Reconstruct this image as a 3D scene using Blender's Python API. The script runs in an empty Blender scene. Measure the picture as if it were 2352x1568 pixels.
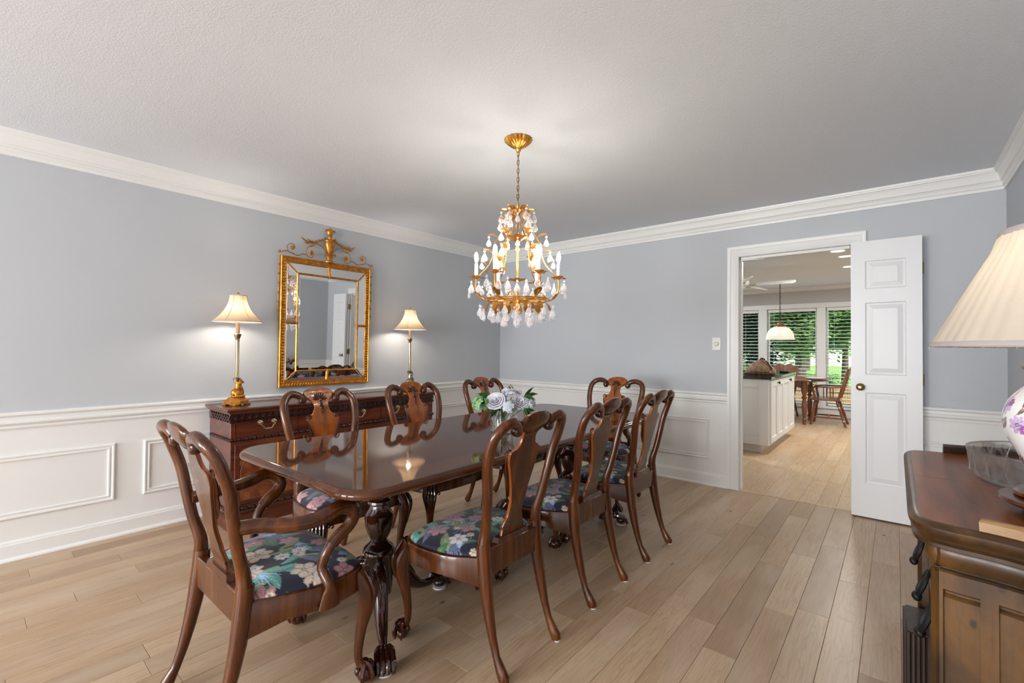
import bpy, math, random
import numpy as np
from mathutils import Vector, Matrix, Euler
random.seed(7)
rng = np.random.default_rng(7)
PI = math.pi
sc = bpy.context.scene
C = sc.collection

# ------------------------------------------------------------------ camera, world, lights, exposure
def make_camera():
    yaw, pitch, roll = CAM_YAW, CAM_PITCH, CAM_ROLL
    s, c = math.sin(yaw), math.cos(yaw)
    F = Vector((-s, c, 0)); R = Vector((c, s, 0)); U = Vector((0, 0, 1))
    F, U = F*math.cos(pitch)+U*math.sin(pitch), U*math.cos(pitch)-F*math.sin(pitch)
    R, U = R*math.cos(roll)+U*math.sin(roll), U*math.cos(roll)-R*math.sin(roll)
    cd = bpy.data.cameras.new('camera'); cd.sensor_width = 36; cd.lens = 36*1053.988/2352
    cd.clip_start = .02; cd.clip_end = 300
    o = bpy.data.objects.new('camera', cd); C.objects.link(o)
    m = Matrix((R, U, -F)).transposed().to_4x4(); m.translation = (0, 0, 1.22)
    o.matrix_world = m; sc.camera = o
CAM_YAW, CAM_PITCH, CAM_ROLL = (0.697018, 0.014207, 0.008053)
make_camera()
sc.view_settings.view_transform = 'Standard'; sc.view_settings.look = 'None'
sc.view_settings.gamma = 1; sc.view_settings.use_curve_mapping = False
sc.view_settings.exposure = 0.29
w = bpy.data.worlds.new('sky'); sc.world = w; w.use_nodes = True
bg = w.node_tree.nodes['Background']; bg.inputs[0].default_value = (.86, .93, 1, 1); bg.inputs[1].default_value = 1.9
def light(name, kind, loc, power, color=(1, 1, 1), size=None, sizey=None, direction=None, radius=None, spread=None):
    d = bpy.data.lights.new(name, kind); d.energy = power; d.color = color
    if kind == 'AREA':
        d.shape = 'RECTANGLE'; d.size = size; d.size_y = sizey or size
        if spread: d.spread = spread
    if kind == 'SUN': d.angle = radius or .01
    elif radius is not None: d.shadow_soft_size = radius
    o = bpy.data.objects.new(name, d); o.location = loc; C.objects.link(o)
    if direction: o.rotation_euler = Vector(direction).to_track_quat('-Z', 'Y').to_euler()
    return o
DAY = (.97, .985, 1.0)
CAND = 7.2                                       # watts per candle bulb
light('added_window_daylight', 'AREA', (-2.75, -4.72, 1.35), 195, DAY, 1.5, 1.7, (0, 1, .12))  # daylight for two unseen windows added behind the camera to light the room
light('added_window_daylight', 'AREA', (-0.55, -4.72, 1.35), 150, DAY, 1.6, 1.7, (0, 1, .12))
light('sun', 'SUN', (20, 0, 20), 6.5, (1, .96, .9), direction=(-.75, .35, -.8), radius=.02)
cy = sc.cycles
cy.max_bounces = 10; cy.diffuse_bounces = 5; cy.glossy_bounces = 5; cy.transmission_bounces = 6; cy.transparent_max_bounces = 24
cy.caustics_reflective = False; cy.caustics_refractive = False; cy.sample_clamp_indirect = 6; cy.use_denoising = True

# ------------------------------------------------------------------ helpers
def lin(r, g, b):
    f = lambda v: (v/255)/12.92 if v <= 10 else (((v/255)+.055)/1.055)**2.4
    return (f(r), f(g), f(b), 1)
def cr(pts, n):
    """Catmull-Rom resample of a list of tuples to n*(len-1)+1 points"""
    P = [np.array(p, float) for p in pts]; P = [2*P[0]-P[1]]+P+[2*P[-1]-P[-2]]; out = []
    for i in range(1, len(P)-2):
        a, b, c, d = P[i-1:i+3]
        for k in range(n):
            t = k/n
            out.append(.5*((2*b)+(-a+c)*t+(2*a-5*b+4*c-d)*t*t+(-a+3*b-3*c+d)*t**3))
    out.append(P[-2]); return out
class MB:
    def __init__(s): s.v = []; s.f = []; s.mi = []; s.M = None
    def add(s, vs, fs, mi=0):
        b = len(s.v)
        if s.M is not None: vs = [tuple(s.M @ Vector(v)) for v in vs]
        s.v += [tuple(map(float, v)) for v in vs]
        s.f += [tuple(i+b for i in f) for f in fs]; s.mi += [mi]*len(fs)
        return s
    def box(s, x0, x1, y0, y1, z0, z1, bev=0, mi=0):
        if x0 > x1: x0, x1 = x1, x0
        if y0 > y1: y0, y1 = y1, y0
        if z0 > z1: z0, z1 = z1, z0
        if not bev:
            vs = [(x, y, z) for x in (x0, x1) for y in (y0, y1) for z in (z0, z1)]
            fs = [(0, 1, 3, 2), (4, 6, 7, 5), (0, 4, 5, 1), (2, 3, 7, 6), (0, 2, 6, 4), (1, 5, 7, 3)]
            return s.add(vs, fs, mi)
        b = min(bev, (x1-x0)*.49, (y1-y0)*.49, (z1-z0)*.49); vs = []; ix = {}
        lo, hi = (x0, y0, z0), (x1, y1, z1)
        for sx in (0, 1):
            for sy in (0, 1):
                for sz in (0, 1):
                    sg = (sx, sy, sz)
                    for a in range(3):
                        p = [(lo[i]+(0 if i == a else b)) if sg[i] == 0 else (hi[i]-(0 if i == a else b)) for i in range(3)]
                        ix[(sg, a)] = len(vs); vs.append(p)
        fs = []
        for a in range(3):
            o = [i for i in range(3) if i != a]
            for sa in (0, 1):
                q = []
                for (p, r) in ((0, 0), (1, 0), (1, 1), (0, 1)):
                    sg = [0]*3; sg[a] = sa; sg[o[0]] = p; sg[o[1]] = r; q.append(ix[(tuple(sg), a)])
                fs.append(tuple(q))
        for a in range(3):
            o = [i for i in range(3) if i != a]
            for p in (0, 1):
                for r in (0, 1):
                    g0 = [0]*3; g0[o[0]] = p; g0[o[1]] = r; g1 = list(g0); g1[a] = 1
                    g0, g1 = tuple(g0), tuple(g1)
                    fs.append((ix[(g0, o[0])], ix[(g1, o[0])], ix[(g1, o[1])], ix[(g0, o[1])]))
        for sx in (0, 1):
            for sy in (0, 1):
                for sz in (0, 1): fs.append(tuple(ix[((sx, sy, sz), a)] for a in range(3)))
        return s.add(vs, fs, mi)
    def lathe(s, prof, segs=24, c=(0, 0, 0), flute=None, cap=True, mi=0):
        vs = []; n = len(prof)
        for (r, z) in prof:
            for k in range(segs):
                a = 2*PI*k/segs; rr = r*(flute(a, z) if flute else 1)
                vs.append((c[0]+rr*math.cos(a), c[1]+rr*math.sin(a), c[2]+z))
        fs = [(i*segs+k, i*segs+(k+1) % segs, (i+1)*segs+(k+1) % segs, (i+1)*segs+k) for i in range(n-1) for k in range(segs)]
        if cap: fs += [tuple(range(segs))[::-1], tuple((n-1)*segs+k for k in range(segs))]
        return s.add(vs, fs, mi)
    def tube(s, pts, rad, segs=8, ref=(1, 0, 0), cap=True, closed=False, mi=0):
        P = [Vector(p[:3]) for p in pts]; n = len(P)
        if not isinstance(rad, (list, np.ndarray)): rad = [rad]*n
        u = Vector(ref); vs = []
        for i in range(n):
            if closed: T = P[(i+1) % n]-P[i-1]
            else: T = P[min(i+1, n-1)]-P[max(i-1, 0)]
            if T.length < 1e-9: T = Vector((0, 0, 1))
            T.normalize(); u2 = u-T*u.dot(T)
            if u2.length < 1e-4: u2 = T.orthogonal()
            u = u2.normalized(); v = T.cross(u); r = rad[i]
            ru, rv = (r, r) if np.isscalar(r) else r
            for k in range(segs):
                a = 2*PI*k/segs; vs.append(P[i]+u*(ru*math.cos(a))+v*(rv*math.sin(a)))
        m = n if closed else n-1
        fs = [(i*segs+k, i*segs+(k+1) % segs, ((i+1) % n)*segs+(k+1) % segs, ((i+1) % n)*segs+k) for i in range(m) for k in range(segs)]
        if cap and not closed: fs += [tuple(range(segs))[::-1], tuple((n-1)*segs+k for k in range(segs))]
        return s.add(vs, fs, mi)
    def ell(s, c, r, u=12, v=8, rot=None, mi=0):
        if np.isscalar(r): r = (r, r, r)
        vs = [Vector((0, 0, -r[2]))]
        for j in range(1, v):
            t = PI*j/v-PI/2
            for i in range(u):
                a = 2*PI*i/u; vs.append(Vector((r[0]*math.cos(t)*math.cos(a), r[1]*math.cos(t)*math.sin(a), r[2]*math.sin(t))))
        vs.append(Vector((0, 0, r[2])))
        if rot is not None:
            E3 = Euler(rot).to_matrix(); vs = [E3 @ q for q in vs]
        vs = [q+Vector(c) for q in vs]; L = len(vs)-1; fs = []
        for i in range(u): fs.append((0, 1+(i+1) % u, 1+i)); fs.append((L, L-u+i, L-u+(i+1) % u))
        for j in range(v-2):
            for i in range(u): fs.append((1+j*u+i, 1+j*u+(i+1) % u, 1+(j+1)*u+(i+1) % u, 1+(j+1)*u+i))
        return s.add(vs, fs, mi)
    def rings(s, rings, cap=True, closed=True, mi=0):
        n = len(rings[0]); vs = [p for r in rings for p in r]; m = n if closed else n-1
        fs = [(i*n+k, i*n+(k+1) % n, (i+1)*n+(k+1) % n, (i+1)*n+k) for i in range(len(rings)-1) for k in range(m)]
        if cap: fs += [tuple(range(n))[::-1], tuple((len(rings)-1)*n+k for k in range(n))]
        return s.add(vs, fs, mi)
    def grid(s, fn, nu, nv, mi=0):
        vs = [fn(i/(nu-1), j/(nv-1)) for j in range(nv) for i in range(nu)]
        fs = [(j*nu+i, j*nu+i+1, (j+1)*nu+i+1, (j+1)*nu+i) for j in range(nv-1) for i in range(nu-1)]
        return s.add(vs, fs, mi)
    def mesh(s, name, smooth=True, ang=38):
        m = bpy.data.meshes.new(name); m.from_pydata(s.v, [], s.f)
        if any(s.mi): m.polygons.foreach_set('material_index', s.mi)
        import bmesh
        b = bmesh.new(); b.from_mesh(m); bmesh.ops.recalc_face_normals(b, faces=b.faces); b.to_mesh(m); b.free()
        if smooth:
            m.polygons.foreach_set('use_smooth', [True]*len(m.polygons))
            m.set_sharp_from_angle(angle=math.radians(ang))
        m.update(); return m
def obj(name, mb, mats, parent=None, loc=None, rot=None, smooth=True, ang=38, kind=None, label=None):
    m = mb.mesh(name, smooth, ang) if isinstance(mb, MB) else mb
    if mats is not None and not m.materials:
        for k in (mats if isinstance(mats, (list, tuple)) else [mats]): m.materials.append(k)
    o = bpy.data.objects.new(name, m); C.objects.link(o)
    if parent: o.parent = parent
    if loc: o.location = loc
    if rot: o.rotation_euler = rot
    if kind: o['kind'] = kind
    if label: o['label'] = label
    return o
def thing(name, label, cat, loc=(0, 0, 0), rz=0, group=None):
    o = bpy.data.objects.new(name, None); C.objects.link(o); o.location = loc; o.rotation_euler = (0, 0, rz)
    return tag(o, label, cat, group)
def tag(o, label, cat, group=None):
    o['label'] = label; o['category'] = cat
    if group: o['group'] = group
    return o
def copy_tree(o, parent=None):
    c = o.copy(); C.objects.link(c)
    if parent: c.parent = parent
    for ch in list(o.children): copy_tree(ch, c)
    return c
def place(proto, loc, rz, label, first=False):
    o = proto if first else copy_tree(proto)
    o.location = loc; o.rotation_euler = (0, 0, rz); o['label'] = label; return o
def remesh(mb, name, vox, smooth_it=2):
    o = bpy.data.objects.new('tmp', mb.mesh('tmp', False)); C.objects.link(o)
    r = o.modifiers.new('r', 'REMESH'); r.mode = 'VOXEL'; r.voxel_size = vox
    t = o.modifiers.new('s', 'SMOOTH'); t.iterations = smooth_it; t.factor = .5
    dg = bpy.context.evaluated_depsgraph_get(); dg.update()
    m = bpy.data.meshes.new_from_object(o.evaluated_get(dg)); m.name = name; m.materials.clear()
    m.polygons.foreach_set('use_smooth', [True]*len(m.polygons))
    old = o.data; bpy.data.objects.remove(o); bpy.data.meshes.remove(old); return m

# ------------------------------------------------------------------ materials
class N:
    def __init__(s, name):
        s.m = bpy.data.materials.new(name); s.m.use_nodes = True; s.t = s.m.node_tree
        s.b = s.t.nodes['Principled BSDF']; s.out = s.t.nodes['Material Output']
    def n(s, typ, **kw):
        x = s.t.nodes.new(typ)
        for k, v in kw.items():
            if k.startswith('i_'):
                key = k[2:]; key = int(key) if key.isdigit() else key.replace('_', ' ')
                x.inputs[key].default_value = v
            else: setattr(x, k, v)
        return x
    def l(s, a, b): s.t.links.new(a, b)
    def p(s, **kw):
        for k, v in kw.items(): s.b.inputs[k.replace('_', ' ')].default_value = v
        return s
    def ramp(s, fac, stops):
        r = s.n('ShaderNodeValToRGB'); e = r.color_ramp.elements
        while len(e) < len(stops): e.new(.5)
        for x, (p, c) in zip(e, stops): x.position = p; x.color = c
        s.l(fac, r.inputs[0]); return r.outputs[0]
    def coords(s, kind='Object', scale=(1, 1, 1)):
        tc = s.n('ShaderNodeTexCoord'); mp = s.n('ShaderNodeMapping'); mp.inputs['Scale'].default_value = scale
        s.l(tc.outputs[kind], mp.inputs[0]); return mp.outputs[0]
    def noise(s, vec, scale, detail=4, rough=.55, dist=0):
        x = s.n('ShaderNodeTexNoise'); x.inputs['Scale'].default_value = scale; x.inputs['Detail'].default_value = detail
        x.inputs['Roughness'].default_value = rough; x.inputs['Distortion'].default_value = dist
        s.l(vec, x.inputs['Vector']); return x.outputs[0]
    def bump(s, h, strength, dist=.002):
        b = s.n('ShaderNodeBump'); b.inputs['Strength'].default_value = strength; b.inputs['Distance'].default_value = dist
        s.l(h, b.inputs['Height']); s.l(b.outputs[0], s.b.inputs['Normal']); return b
    def mix(s, a, b, fac, mode='MIX'):
        x = s.n('ShaderNodeMix', data_type='RGBA', blend_type=mode)
        for v, i in ((a, 6), (b, 7)):
            if isinstance(v, tuple): x.inputs[i].default_value = v
            else: s.l(v, x.inputs[i])
        if isinstance(fac, (int, float)): x.inputs[0].default_value = fac
        else: s.l(fac, x.inputs[0])
        return x.outputs[2]
def plain(name, col, rough=.5, metal=0, coat=0, **kw):
    n = N(name); n.p(Base_Color=col, Roughness=rough, Metallic=metal, Coat_Weight=coat, **kw); return n.m
def paint(name, col, rough=.55, bs=220, bst=.06):
    n = N(name); v = n.coords('Object'); h = n.noise(v, bs, 2); n.p(Base_Color=col, Roughness=rough)
    n.l(n.mix(col, tuple(c*.97 for c in col[:3])+(1,), n.noise(v, 1.3, 2)), n.b.inputs['Base Color'])
    n.bump(h, bst, .001); return n.m
def wood(name, dark, mid, light_, axis='z', rough=.22, coat=.5, fine=1.0, fleck=.22, bump=.05, spec=.5):
    n = N(name); st = {'x': (1.2, 14, 14), 'y': (14, 1.2, 14), 'z': (14, 14, 1.2)}[axis]
    v = n.coords('Object', tuple(q*fine for q in st)); a = n.noise(v, 1.6, 6, .6, .6)
    st2 = tuple(q*9*fine for q in st); b = n.noise(n.coords('Object', st2), 1.0, 3, .6)
    c1 = n.ramp(a, [(.30, dark), (.5, mid), (.72, light_)])
    c2 = n.mix(c1, tuple(q*.45 for q in dark[:3])+(1,), n.ramp(b, [(.56, (0, 0, 0, 1)), (.75, (fleck,)*3+(1,))]))
    n.l(c2, n.b.inputs['Base Color']); n.p(Roughness=rough, Coat_Weight=coat, Coat_Roughness=.06, Specular_IOR_Level=spec)
    if bump: n.bump(b, bump, .0006)
    return n.m
def sheer(name, tint, gloss_fac, rough=.02, gtint=(1, 1, 1, 1)):
    """clear glass/crystal that lets light through: transparent + glossy by fresnel"""
    n = N(name); n.t.nodes.remove(n.b)
    tr = n.n('ShaderNodeBsdfTransparent'); tr.inputs[0].default_value = tint
    gl = n.n('ShaderNodeBsdfGlossy'); gl.inputs['Roughness'].default_value = rough; gl.inputs[0].default_value = gtint
    lw = n.n('ShaderNodeLayerWeight'); lw.inputs[0].default_value = gloss_fac
    mx = n.n('ShaderNodeMixShader'); n.l(lw.outputs['Facing'], mx.inputs[0]); n.l(tr.outputs[0], mx.inputs[1]); n.l(gl.outputs[0], mx.inputs[2])
    n.l(mx.outputs[0], n.out.inputs[0]); return n.m
def emit(name, col, strength):
    n = N(name); n.p(Base_Color=(.8, .8, .8, 1), Emission_Color=col, Emission_Strength=strength); return n.m
def cloth(name, col, trans=.45, bump_s=300):
    n = N(name); v = n.coords('Object', (1, 1, 3)); h = n.noise(v, bump_s, 2)
    c = n.mix(col, tuple(q*.8 for q in col[:3])+(1,), h)
    n.l(c, n.b.inputs['Base Color']); n.p(Roughness=.9)
    tl = n.n('ShaderNodeBsdfTranslucent'); n.l(c, tl.inputs[0]); mx = n.n('ShaderNodeMixShader'); mx.inputs[0].default_value = trans
    n.l(n.b.outputs[0], mx.inputs[1]); n.l(tl.outputs[0], mx.inputs[2]); n.l(mx.outputs[0], n.out.inputs[0]); return n.m
def printed(name, rough=.7, coat=0, sheen=.2):
    n = N(name); a = n.n('ShaderNodeVertexColor', layer_name='print'); n.l(a.outputs[0], n.b.inputs['Base Color'])
    n.p(Roughness=rough, Coat_Weight=coat, Sheen_Weight=sheen); return n.m

M = {}
M['wall'] = paint('wall_paint_blue_grey', lin(187, 191, 196), .6)
M['kwall'] = paint('wall_paint_grey', lin(186, 184, 180), .6)
M['white'] = paint('white_trim_paint', lin(228, 228, 226), .35, 60, .02)
M['door'] = paint('white_door_paint', lin(230, 231, 233), .35, 60, .02)
def m_ceiling():
    n = N('textured_ceiling'); v = n.coords('Object'); n.p(Base_Color=lin(222, 227, 234), Roughness=.9)
    h = n.noise(v, 130, 5, .62); n.bump(n.ramp(h, [(.38, (0, 0, 0, 1)), (.62, (1, 1, 1, 1))]), .30, .002); return n.m
M['ceil'] = m_ceiling()
def m_plank(name, tones):
    n = N(name); g = n.n('ShaderNodeNewGeometry'); oi = n.n('ShaderNodeObjectInfo')
    mul = n.n('ShaderNodeVectorMath', operation='SCALE'); n.l(oi.outputs['Random'], mul.inputs['Scale']); mul.inputs[0].default_value = (37, 91, 13)
    add = n.n('ShaderNodeVectorMath', operation='ADD'); n.l(g.outputs['Position'], add.inputs[0]); n.l(mul.outputs[0], add.inputs[1])
    def mp(s):
        m = n.n('ShaderNodeMapping'); m.inputs['Scale'].default_value = s; n.l(add.outputs[0], m.inputs[0]); return m.outputs[0]
    base = n.ramp(oi.outputs['Random'], [(i/(len(tones)-1), t) for i, t in enumerate(tones)])
    cath = n.noise(mp((9, .9, 1)), 1.4, 3, .5, 1.4)
    wv = n.n('ShaderNodeMath', operation='SINE'); m2 = n.n('ShaderNodeMath', operation='MULTIPLY'); m2.inputs[1].default_value = 60
    n.l(cath, m2.inputs[0]); n.l(m2.outputs[0], wv.inputs[0])
    streak = n.noise(mp((160, 5, 1)), 1, 4, .65)
    blot = n.noise(mp((5, 1.2, 1)), 1, 3)
    c = n.mix(base, (.30, .19, .115, 1), n.ramp(streak, [(.42, (0, 0, 0, 1)), (.8, (.75, .75, .75, 1))]))
    c = n.mix(c, (.31, .205, .125, 1), n.ramp(wv.outputs[0], [(.55, (0, 0, 0, 1)), (1, (.36, .36, .36, 1))]))
    c = n.mix(c, (.72, .60, .47, 1), n.ramp(blot, [(.45, (0, 0, 0, 1)), (.8, (.45, .45, .45, 1))]))
    kn = n.n('ShaderNodeTexVoronoi'); kn.inputs['Scale'].default_value = 1.0; n.l(mp((4.2, 2.2, 1)), kn.inputs['Vector'])
    c = n.mix(c, (.10, .06, .035, 1), n.ramp(kn.outputs['Distance'], [(.02, (.85, .85, .85, 1)), (.055, (0, 0, 0, 1))]))
    n.l(c, n.b.inputs['Base Color']); n.p(Roughness=.36, Specular_IOR_Level=.42); n.bump(streak, .05, .0006); return n.m
M['plank'] = m_plank('oak_floor_plank', [lin(160, 131, 101), lin(186, 156, 123), lin(172, 143, 113), lin(200, 172, 140), lin(166, 136, 106), lin(190, 162, 133), lin(160, 132, 105)])
M['kplank'] = m_plank('oak_floor_plank_kitchen', [lin(190, 158, 120), lin(204, 172, 134), lin(197, 165, 128), lin(210, 180, 142)])
M['subfloor'] = plain('plank_joint', lin(196, 178, 152), .7)
CH = (lin(54, 25, 8), lin(78, 38, 12), lin(110, 59, 19))
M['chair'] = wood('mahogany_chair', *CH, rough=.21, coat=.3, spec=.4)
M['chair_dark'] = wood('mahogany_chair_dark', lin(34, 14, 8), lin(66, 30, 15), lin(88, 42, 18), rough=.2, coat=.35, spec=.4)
M['splat'] = wood('mahogany_splat_lit', lin(110, 54, 17), lin(145, 76, 25), lin(172, 96, 33), rough=.24, coat=.3, spec=.4)  # splat front only: its lit side is put into a brighter wood colour
M['tabletop'] = wood('mahogany_table_top', lin(62, 31, 15), lin(80, 43, 22), lin(94, 53, 29), axis='y', rough=.055, coat=0, fleck=.2, bump=0)
M['tableleg'] = wood('mahogany_table_dark', lin(20, 8, 6), lin(42, 17, 11), lin(64, 28, 17), rough=.15, coat=.7)
M['side'] = wood('mahogany_sideboard', lin(46, 18, 11), lin(88, 40, 24), lin(118, 60, 36), axis='y', rough=.28, coat=.35)
M['side_dark'] = wood('mahogany_sideboard_carving', lin(26, 10, 8), lin(48, 20, 14), lin(70, 32, 22), axis='y', rough=.3, coat=.3)
def m_crotch():
    n = N('flame_mahogany_veneer'); v = n.coords('Object', (1, 3.2, 2.2))
    a = n.noise(v, 2.2, 5, .55, 2.2); s2 = n.noise(n.coords('Object', (1, 40, 3)), 2, 3)
    c = n.mix(n.ramp(a, [(.3, lin(74, 32, 18)), (.5, lin(122, 64, 36)), (.7, lin(150, 88, 54))]), lin(60, 26, 14), n.ramp(s2, [(.5, (0, 0, 0, 1)), (.8, (.4, .4, .4, 1))]))
    n.l(c, n.b.inputs['Base Color']); n.p(Roughness=.25, Coat_Weight=.4); return n.m
M['crotch'] = m_crotch()
def m_gold(name, c1, c2, rough=.36):
    n = N(name); v = n.coords('Object'); a = n.noise(v, 26, 4)
    n.l(n.ramp(a, [(.35, c1), (.65, c2)]), n.b.inputs['Base Color']); n.p(Metallic=.85, Roughness=rough); n.bump(n.noise(v, 120, 3), .1, .001); return n.m
M['gold'] = m_gold('gilded_wood', lin(176, 112, 38), lin(212, 150, 66))
M['giltmetal'] = m_gold('gilded_metal', lin(196, 130, 48), lin(238, 186, 96), .3)
M['brass'] = plain('aged_brass', lin(150, 128, 88), .3, 1)
M['brass_pale'] = plain('pale_brass', lin(186, 172, 140), .28, 1)
M['silver'] = m_gold('antique_silver', lin(120, 112, 96), lin(196, 186, 166), .32)
M['mirror'] = plain('mirror_glass', (.9, .91, .91, 1), .015, 1)
def m_crystal():
    n = N('crystal'); n.p(Base_Color=(.93, .91, .92, 1), Roughness=.05, Specular_IOR_Level=1.0)
    tr = n.n('ShaderNodeBsdfTransparent'); tr.inputs[0].default_value = (.98, .97, .98, 1)
    lw = n.n('ShaderNodeLayerWeight'); lw.inputs[0].default_value = .38; mp = n.n('ShaderNodeMapRange'); mp.inputs[3].default_value = .20; mp.inputs[4].default_value = .95
    n.l(lw.outputs['Facing'], mp.inputs[0]); mx = n.n('ShaderNodeMixShader'); n.l(mp.outputs[0], mx.inputs[0]); n.l(tr.outputs[0], mx.inputs[1]); n.l(n.b.outputs[0], mx.inputs[2]); n.l(mx.outputs[0], n.out.inputs[0]); return n.m
M['crystal'] = m_crystal()
M['glass'] = sheer('clear_glass', (.95, .97, .96, 1), .22, .01)
def m_cut():
    n = N('cut_glass'); n.p(Base_Color=(1, 1, 1, 1), Roughness=.03, Transmission_Weight=1.0, IOR=1.5); tr = n.n('ShaderNodeBsdfTransparent')
    mx = n.n('ShaderNodeMixShader'); mx.inputs[0].default_value = .5; n.l(tr.outputs[0], mx.inputs[1]); n.l(n.b.outputs[0], mx.inputs[2]); n.l(mx.outputs[0], n.out.inputs[0]); return n.m
M['cutglass'] = m_cut()
M['pane'] = sheer('window_glass', (.97, .98, .98, 1), .06, .01)
M['bulb'] = emit('candle_bulb', (1, .90, .72, 1), 26)
M['shade'] = cloth('cream_lamp_shade', lin(212, 182, 150), .19)
M['shade_big'] = cloth('linen_pleated_shade', lin(208, 198, 184), .30)
M['shade_trim'] = cloth('shade_trim', lin(188, 180, 178), .1)
M['black'] = plain('black_iron', lin(34, 33, 34), .45, .6)
M['felt'] = plain('white_felt', lin(225, 225, 225), .9)
M['candle'] = plain('candle_sleeve', lin(220, 218, 214), .45)
M['plastic'] = plain('ivory_plastic', lin(224, 222, 214), .4)
M['seatprint'] = printed('floral_upholstery', .75)
M['porcelain'] = printed('painted_porcelain', .12, .8, 0)
def m_burl():
    n = N('distressed_walnut'); v = n.coords('Object', (3, 3, 1)); a = n.noise(v, 2.4, 5, .6, .8)
    c = n.ramp(a, [(.3, lin(34, 20, 8)), (.5, lin(60, 39, 17)), (.72, lin(98, 66, 27))])
    st = n.noise(n.coords('Object', (90, 90, 6)), 1, 3)
    c = n.mix(c, lin(40, 26, 18), n.ramp(st, [(.52, (0, 0, 0, 1)), (.8, (.5, .5, .5, 1))]))
    vo = n.n('ShaderNodeTexVoronoi'); vo.inputs['Scale'].default_value = 17; n.l(n.coords('Object', (1, 1, .6)), vo.inputs['Vector'])
    c = n.mix(c, lin(26, 17, 12), n.ramp(vo.outputs['Distance'], [(.06, (.8, .8, .8, 1)), (.12, (0, 0, 0, 1))]))
    n.l(c, n.b.inputs['Base Color']); n.p(Roughness=.36, Coat_Weight=.12, Coat_Roughness=.15, Specular_IOR_Level=.35); n.bump(a, .08, .002); return n.m
M['burl'] = m_burl()
M['burltop'] = wood('walnut_cabinet_top', lin(80, 41, 18), lin(116, 64, 30), lin(138, 82, 42), axis='y', rough=.34, coat=.12, spec=.3, fleck=.12)
M['darkreed'] = wood('dark_reeded_wood', lin(22, 15, 12), lin(48, 34, 27), lin(66, 48, 38), rough=.4, coat=.1)
M['kwood'] = wood('maple_kitchen_wood', lin(70, 34, 16), lin(116, 64, 34), lin(146, 88, 50), rough=.3, coat=.3)
def m_granite():
    n = N('black_granite'); v = n.n('ShaderNodeTexVoronoi'); v.inputs['Scale'].default_value = 160; n.l(n.coords('Object'), v.inputs['Vector'])
    n.l(n.ramp(v.outputs['Distance'], [(.1, lin(80, 92, 88)), (.35, lin(20, 24, 24))]), n.b.inputs['Base Color']); n.p(Roughness=.06, Specular_IOR_Level=.6); return n.m
M['granite'] = m_granite()
M['leather'] = wood('brown_leather', lin(90, 62, 42), lin(134, 100, 72), lin(150, 116, 86), rough=.55, coat=0)
M['blind'] = plain('white_blind_slat', lin(232, 232, 232), .45)
M['pine'] = wood('worn_pine_rail', lin(92, 66, 38), lin(134, 100, 58), lin(166, 130, 84), axis='x', rough=.4, coat=.1)
M['filament'] = emit('glowing_filament', (1, .88, .66, 1), 160)
M['bulbglass'] = sheer('bulb_glass', (1, 1, 1, 1), .12, .02)
M['bulb_soft'] = emit('soft_bulb', (1, .88, .66, 1), 5)
M['pot'] = emit('downlight_lens', (1, .95, .86, 1), 9)
M['pendantglass'] = None
def leafmat(name, c1, c2, trans=.4):
    n = N(name); v = n.coords('Object'); c = n.ramp(n.noise(v, 2.5, 4), [(.35, c1), (.65, c2)])
    n.l(c, n.b.inputs['Base Color']); n.p(Roughness=.5); tl = n.n('ShaderNodeBsdfTranslucent'); n.l(c, tl.inputs[0])
    mx = n.n('ShaderNodeMixShader'); mx.inputs[0].default_value = trans; n.l(n.b.outputs[0], mx.inputs[1]); n.l(tl.outputs[0], mx.inputs[2]); n.l(mx.outputs[0], n.out.inputs[0]); return n.m
M['leaf'] = leafmat('green_leaf', lin(34, 72, 36), lin(86, 132, 66), .2)
M['hydr_g'] = leafmat('green_hydrangea_petal', lin(120, 176, 108), lin(176, 216, 160), .3)
M['petal'] = leafmat('white_petal', lin(226, 226, 232), lin(240, 240, 246), .25)
M['petal_b'] = leafmat('pale_petal', lin(206, 216, 226), lin(232, 238, 240), .25)
M['bark'] = plain('bark', lin(78, 66, 58), .9)
M['twig'] = plain('stem', lin(96, 128, 66), .6)

# ------------------------------------------------------------------ the setting: dining room and kitchen shell
XL, XR, YB, YF, CZ = -3.836, .554, 4.346, -4.6, 2.42
YP = -1.75                                         # planks are laid one by one from here on
KY, KXL, KXR, WT = 10.264, -4.6, 2.4, .13          # kitchen far wall, sides, wall thickness
RAILZ, FL0 = .835, 'floor'
DX0, DX1, DZ = -1.052, -.262, 2.03                 # door opening
def st(name, mb, mats, parent=None, smooth=False, **k): return obj(name, mb, mats, parent, kind='structure', smooth=smooth, **k)
wm = [M['wall'], M['white']]
def wall_pieces(rects, zsplit):  # boxes (x0,x1,y0,y1,z0,z1); painted grey above the chair rail, white below
    b = MB()
    for (x0, x1, y0, y1, z0, z1) in rects:
        if z0 < zsplit < z1: b.box(x0, x1, y0, y1, z0, zsplit, mi=1); b.box(x0, x1, y0, y1, zsplit, z1, mi=0)
        else: b.box(x0, x1, y0, y1, z0, z1, mi=0 if z0 >= zsplit else 1)
    return b
st('wall_left', wall_pieces([(XL-WT, XL, YF-WT, YB, 0, CZ)], .82), wm)
st('wall_right', wall_pieces([(XR, XR+WT, YF-WT, YB, 0, CZ)], .82), wm)
st('wall_back', wall_pieces([(KXL, DX0-.02, YB, YB+WT, 0, CZ), (DX1+.02, KXR, YB, YB+WT, 0, CZ), (DX0-.02, DX1+.02, YB, YB+WT, DZ+.02, CZ)], .82), wm)
WIN = [(-3.5, -2.0, .55, 2.15), (-1.35, .25, .55, 2.15)]  # unseen window openings, put in for the room's light
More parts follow.
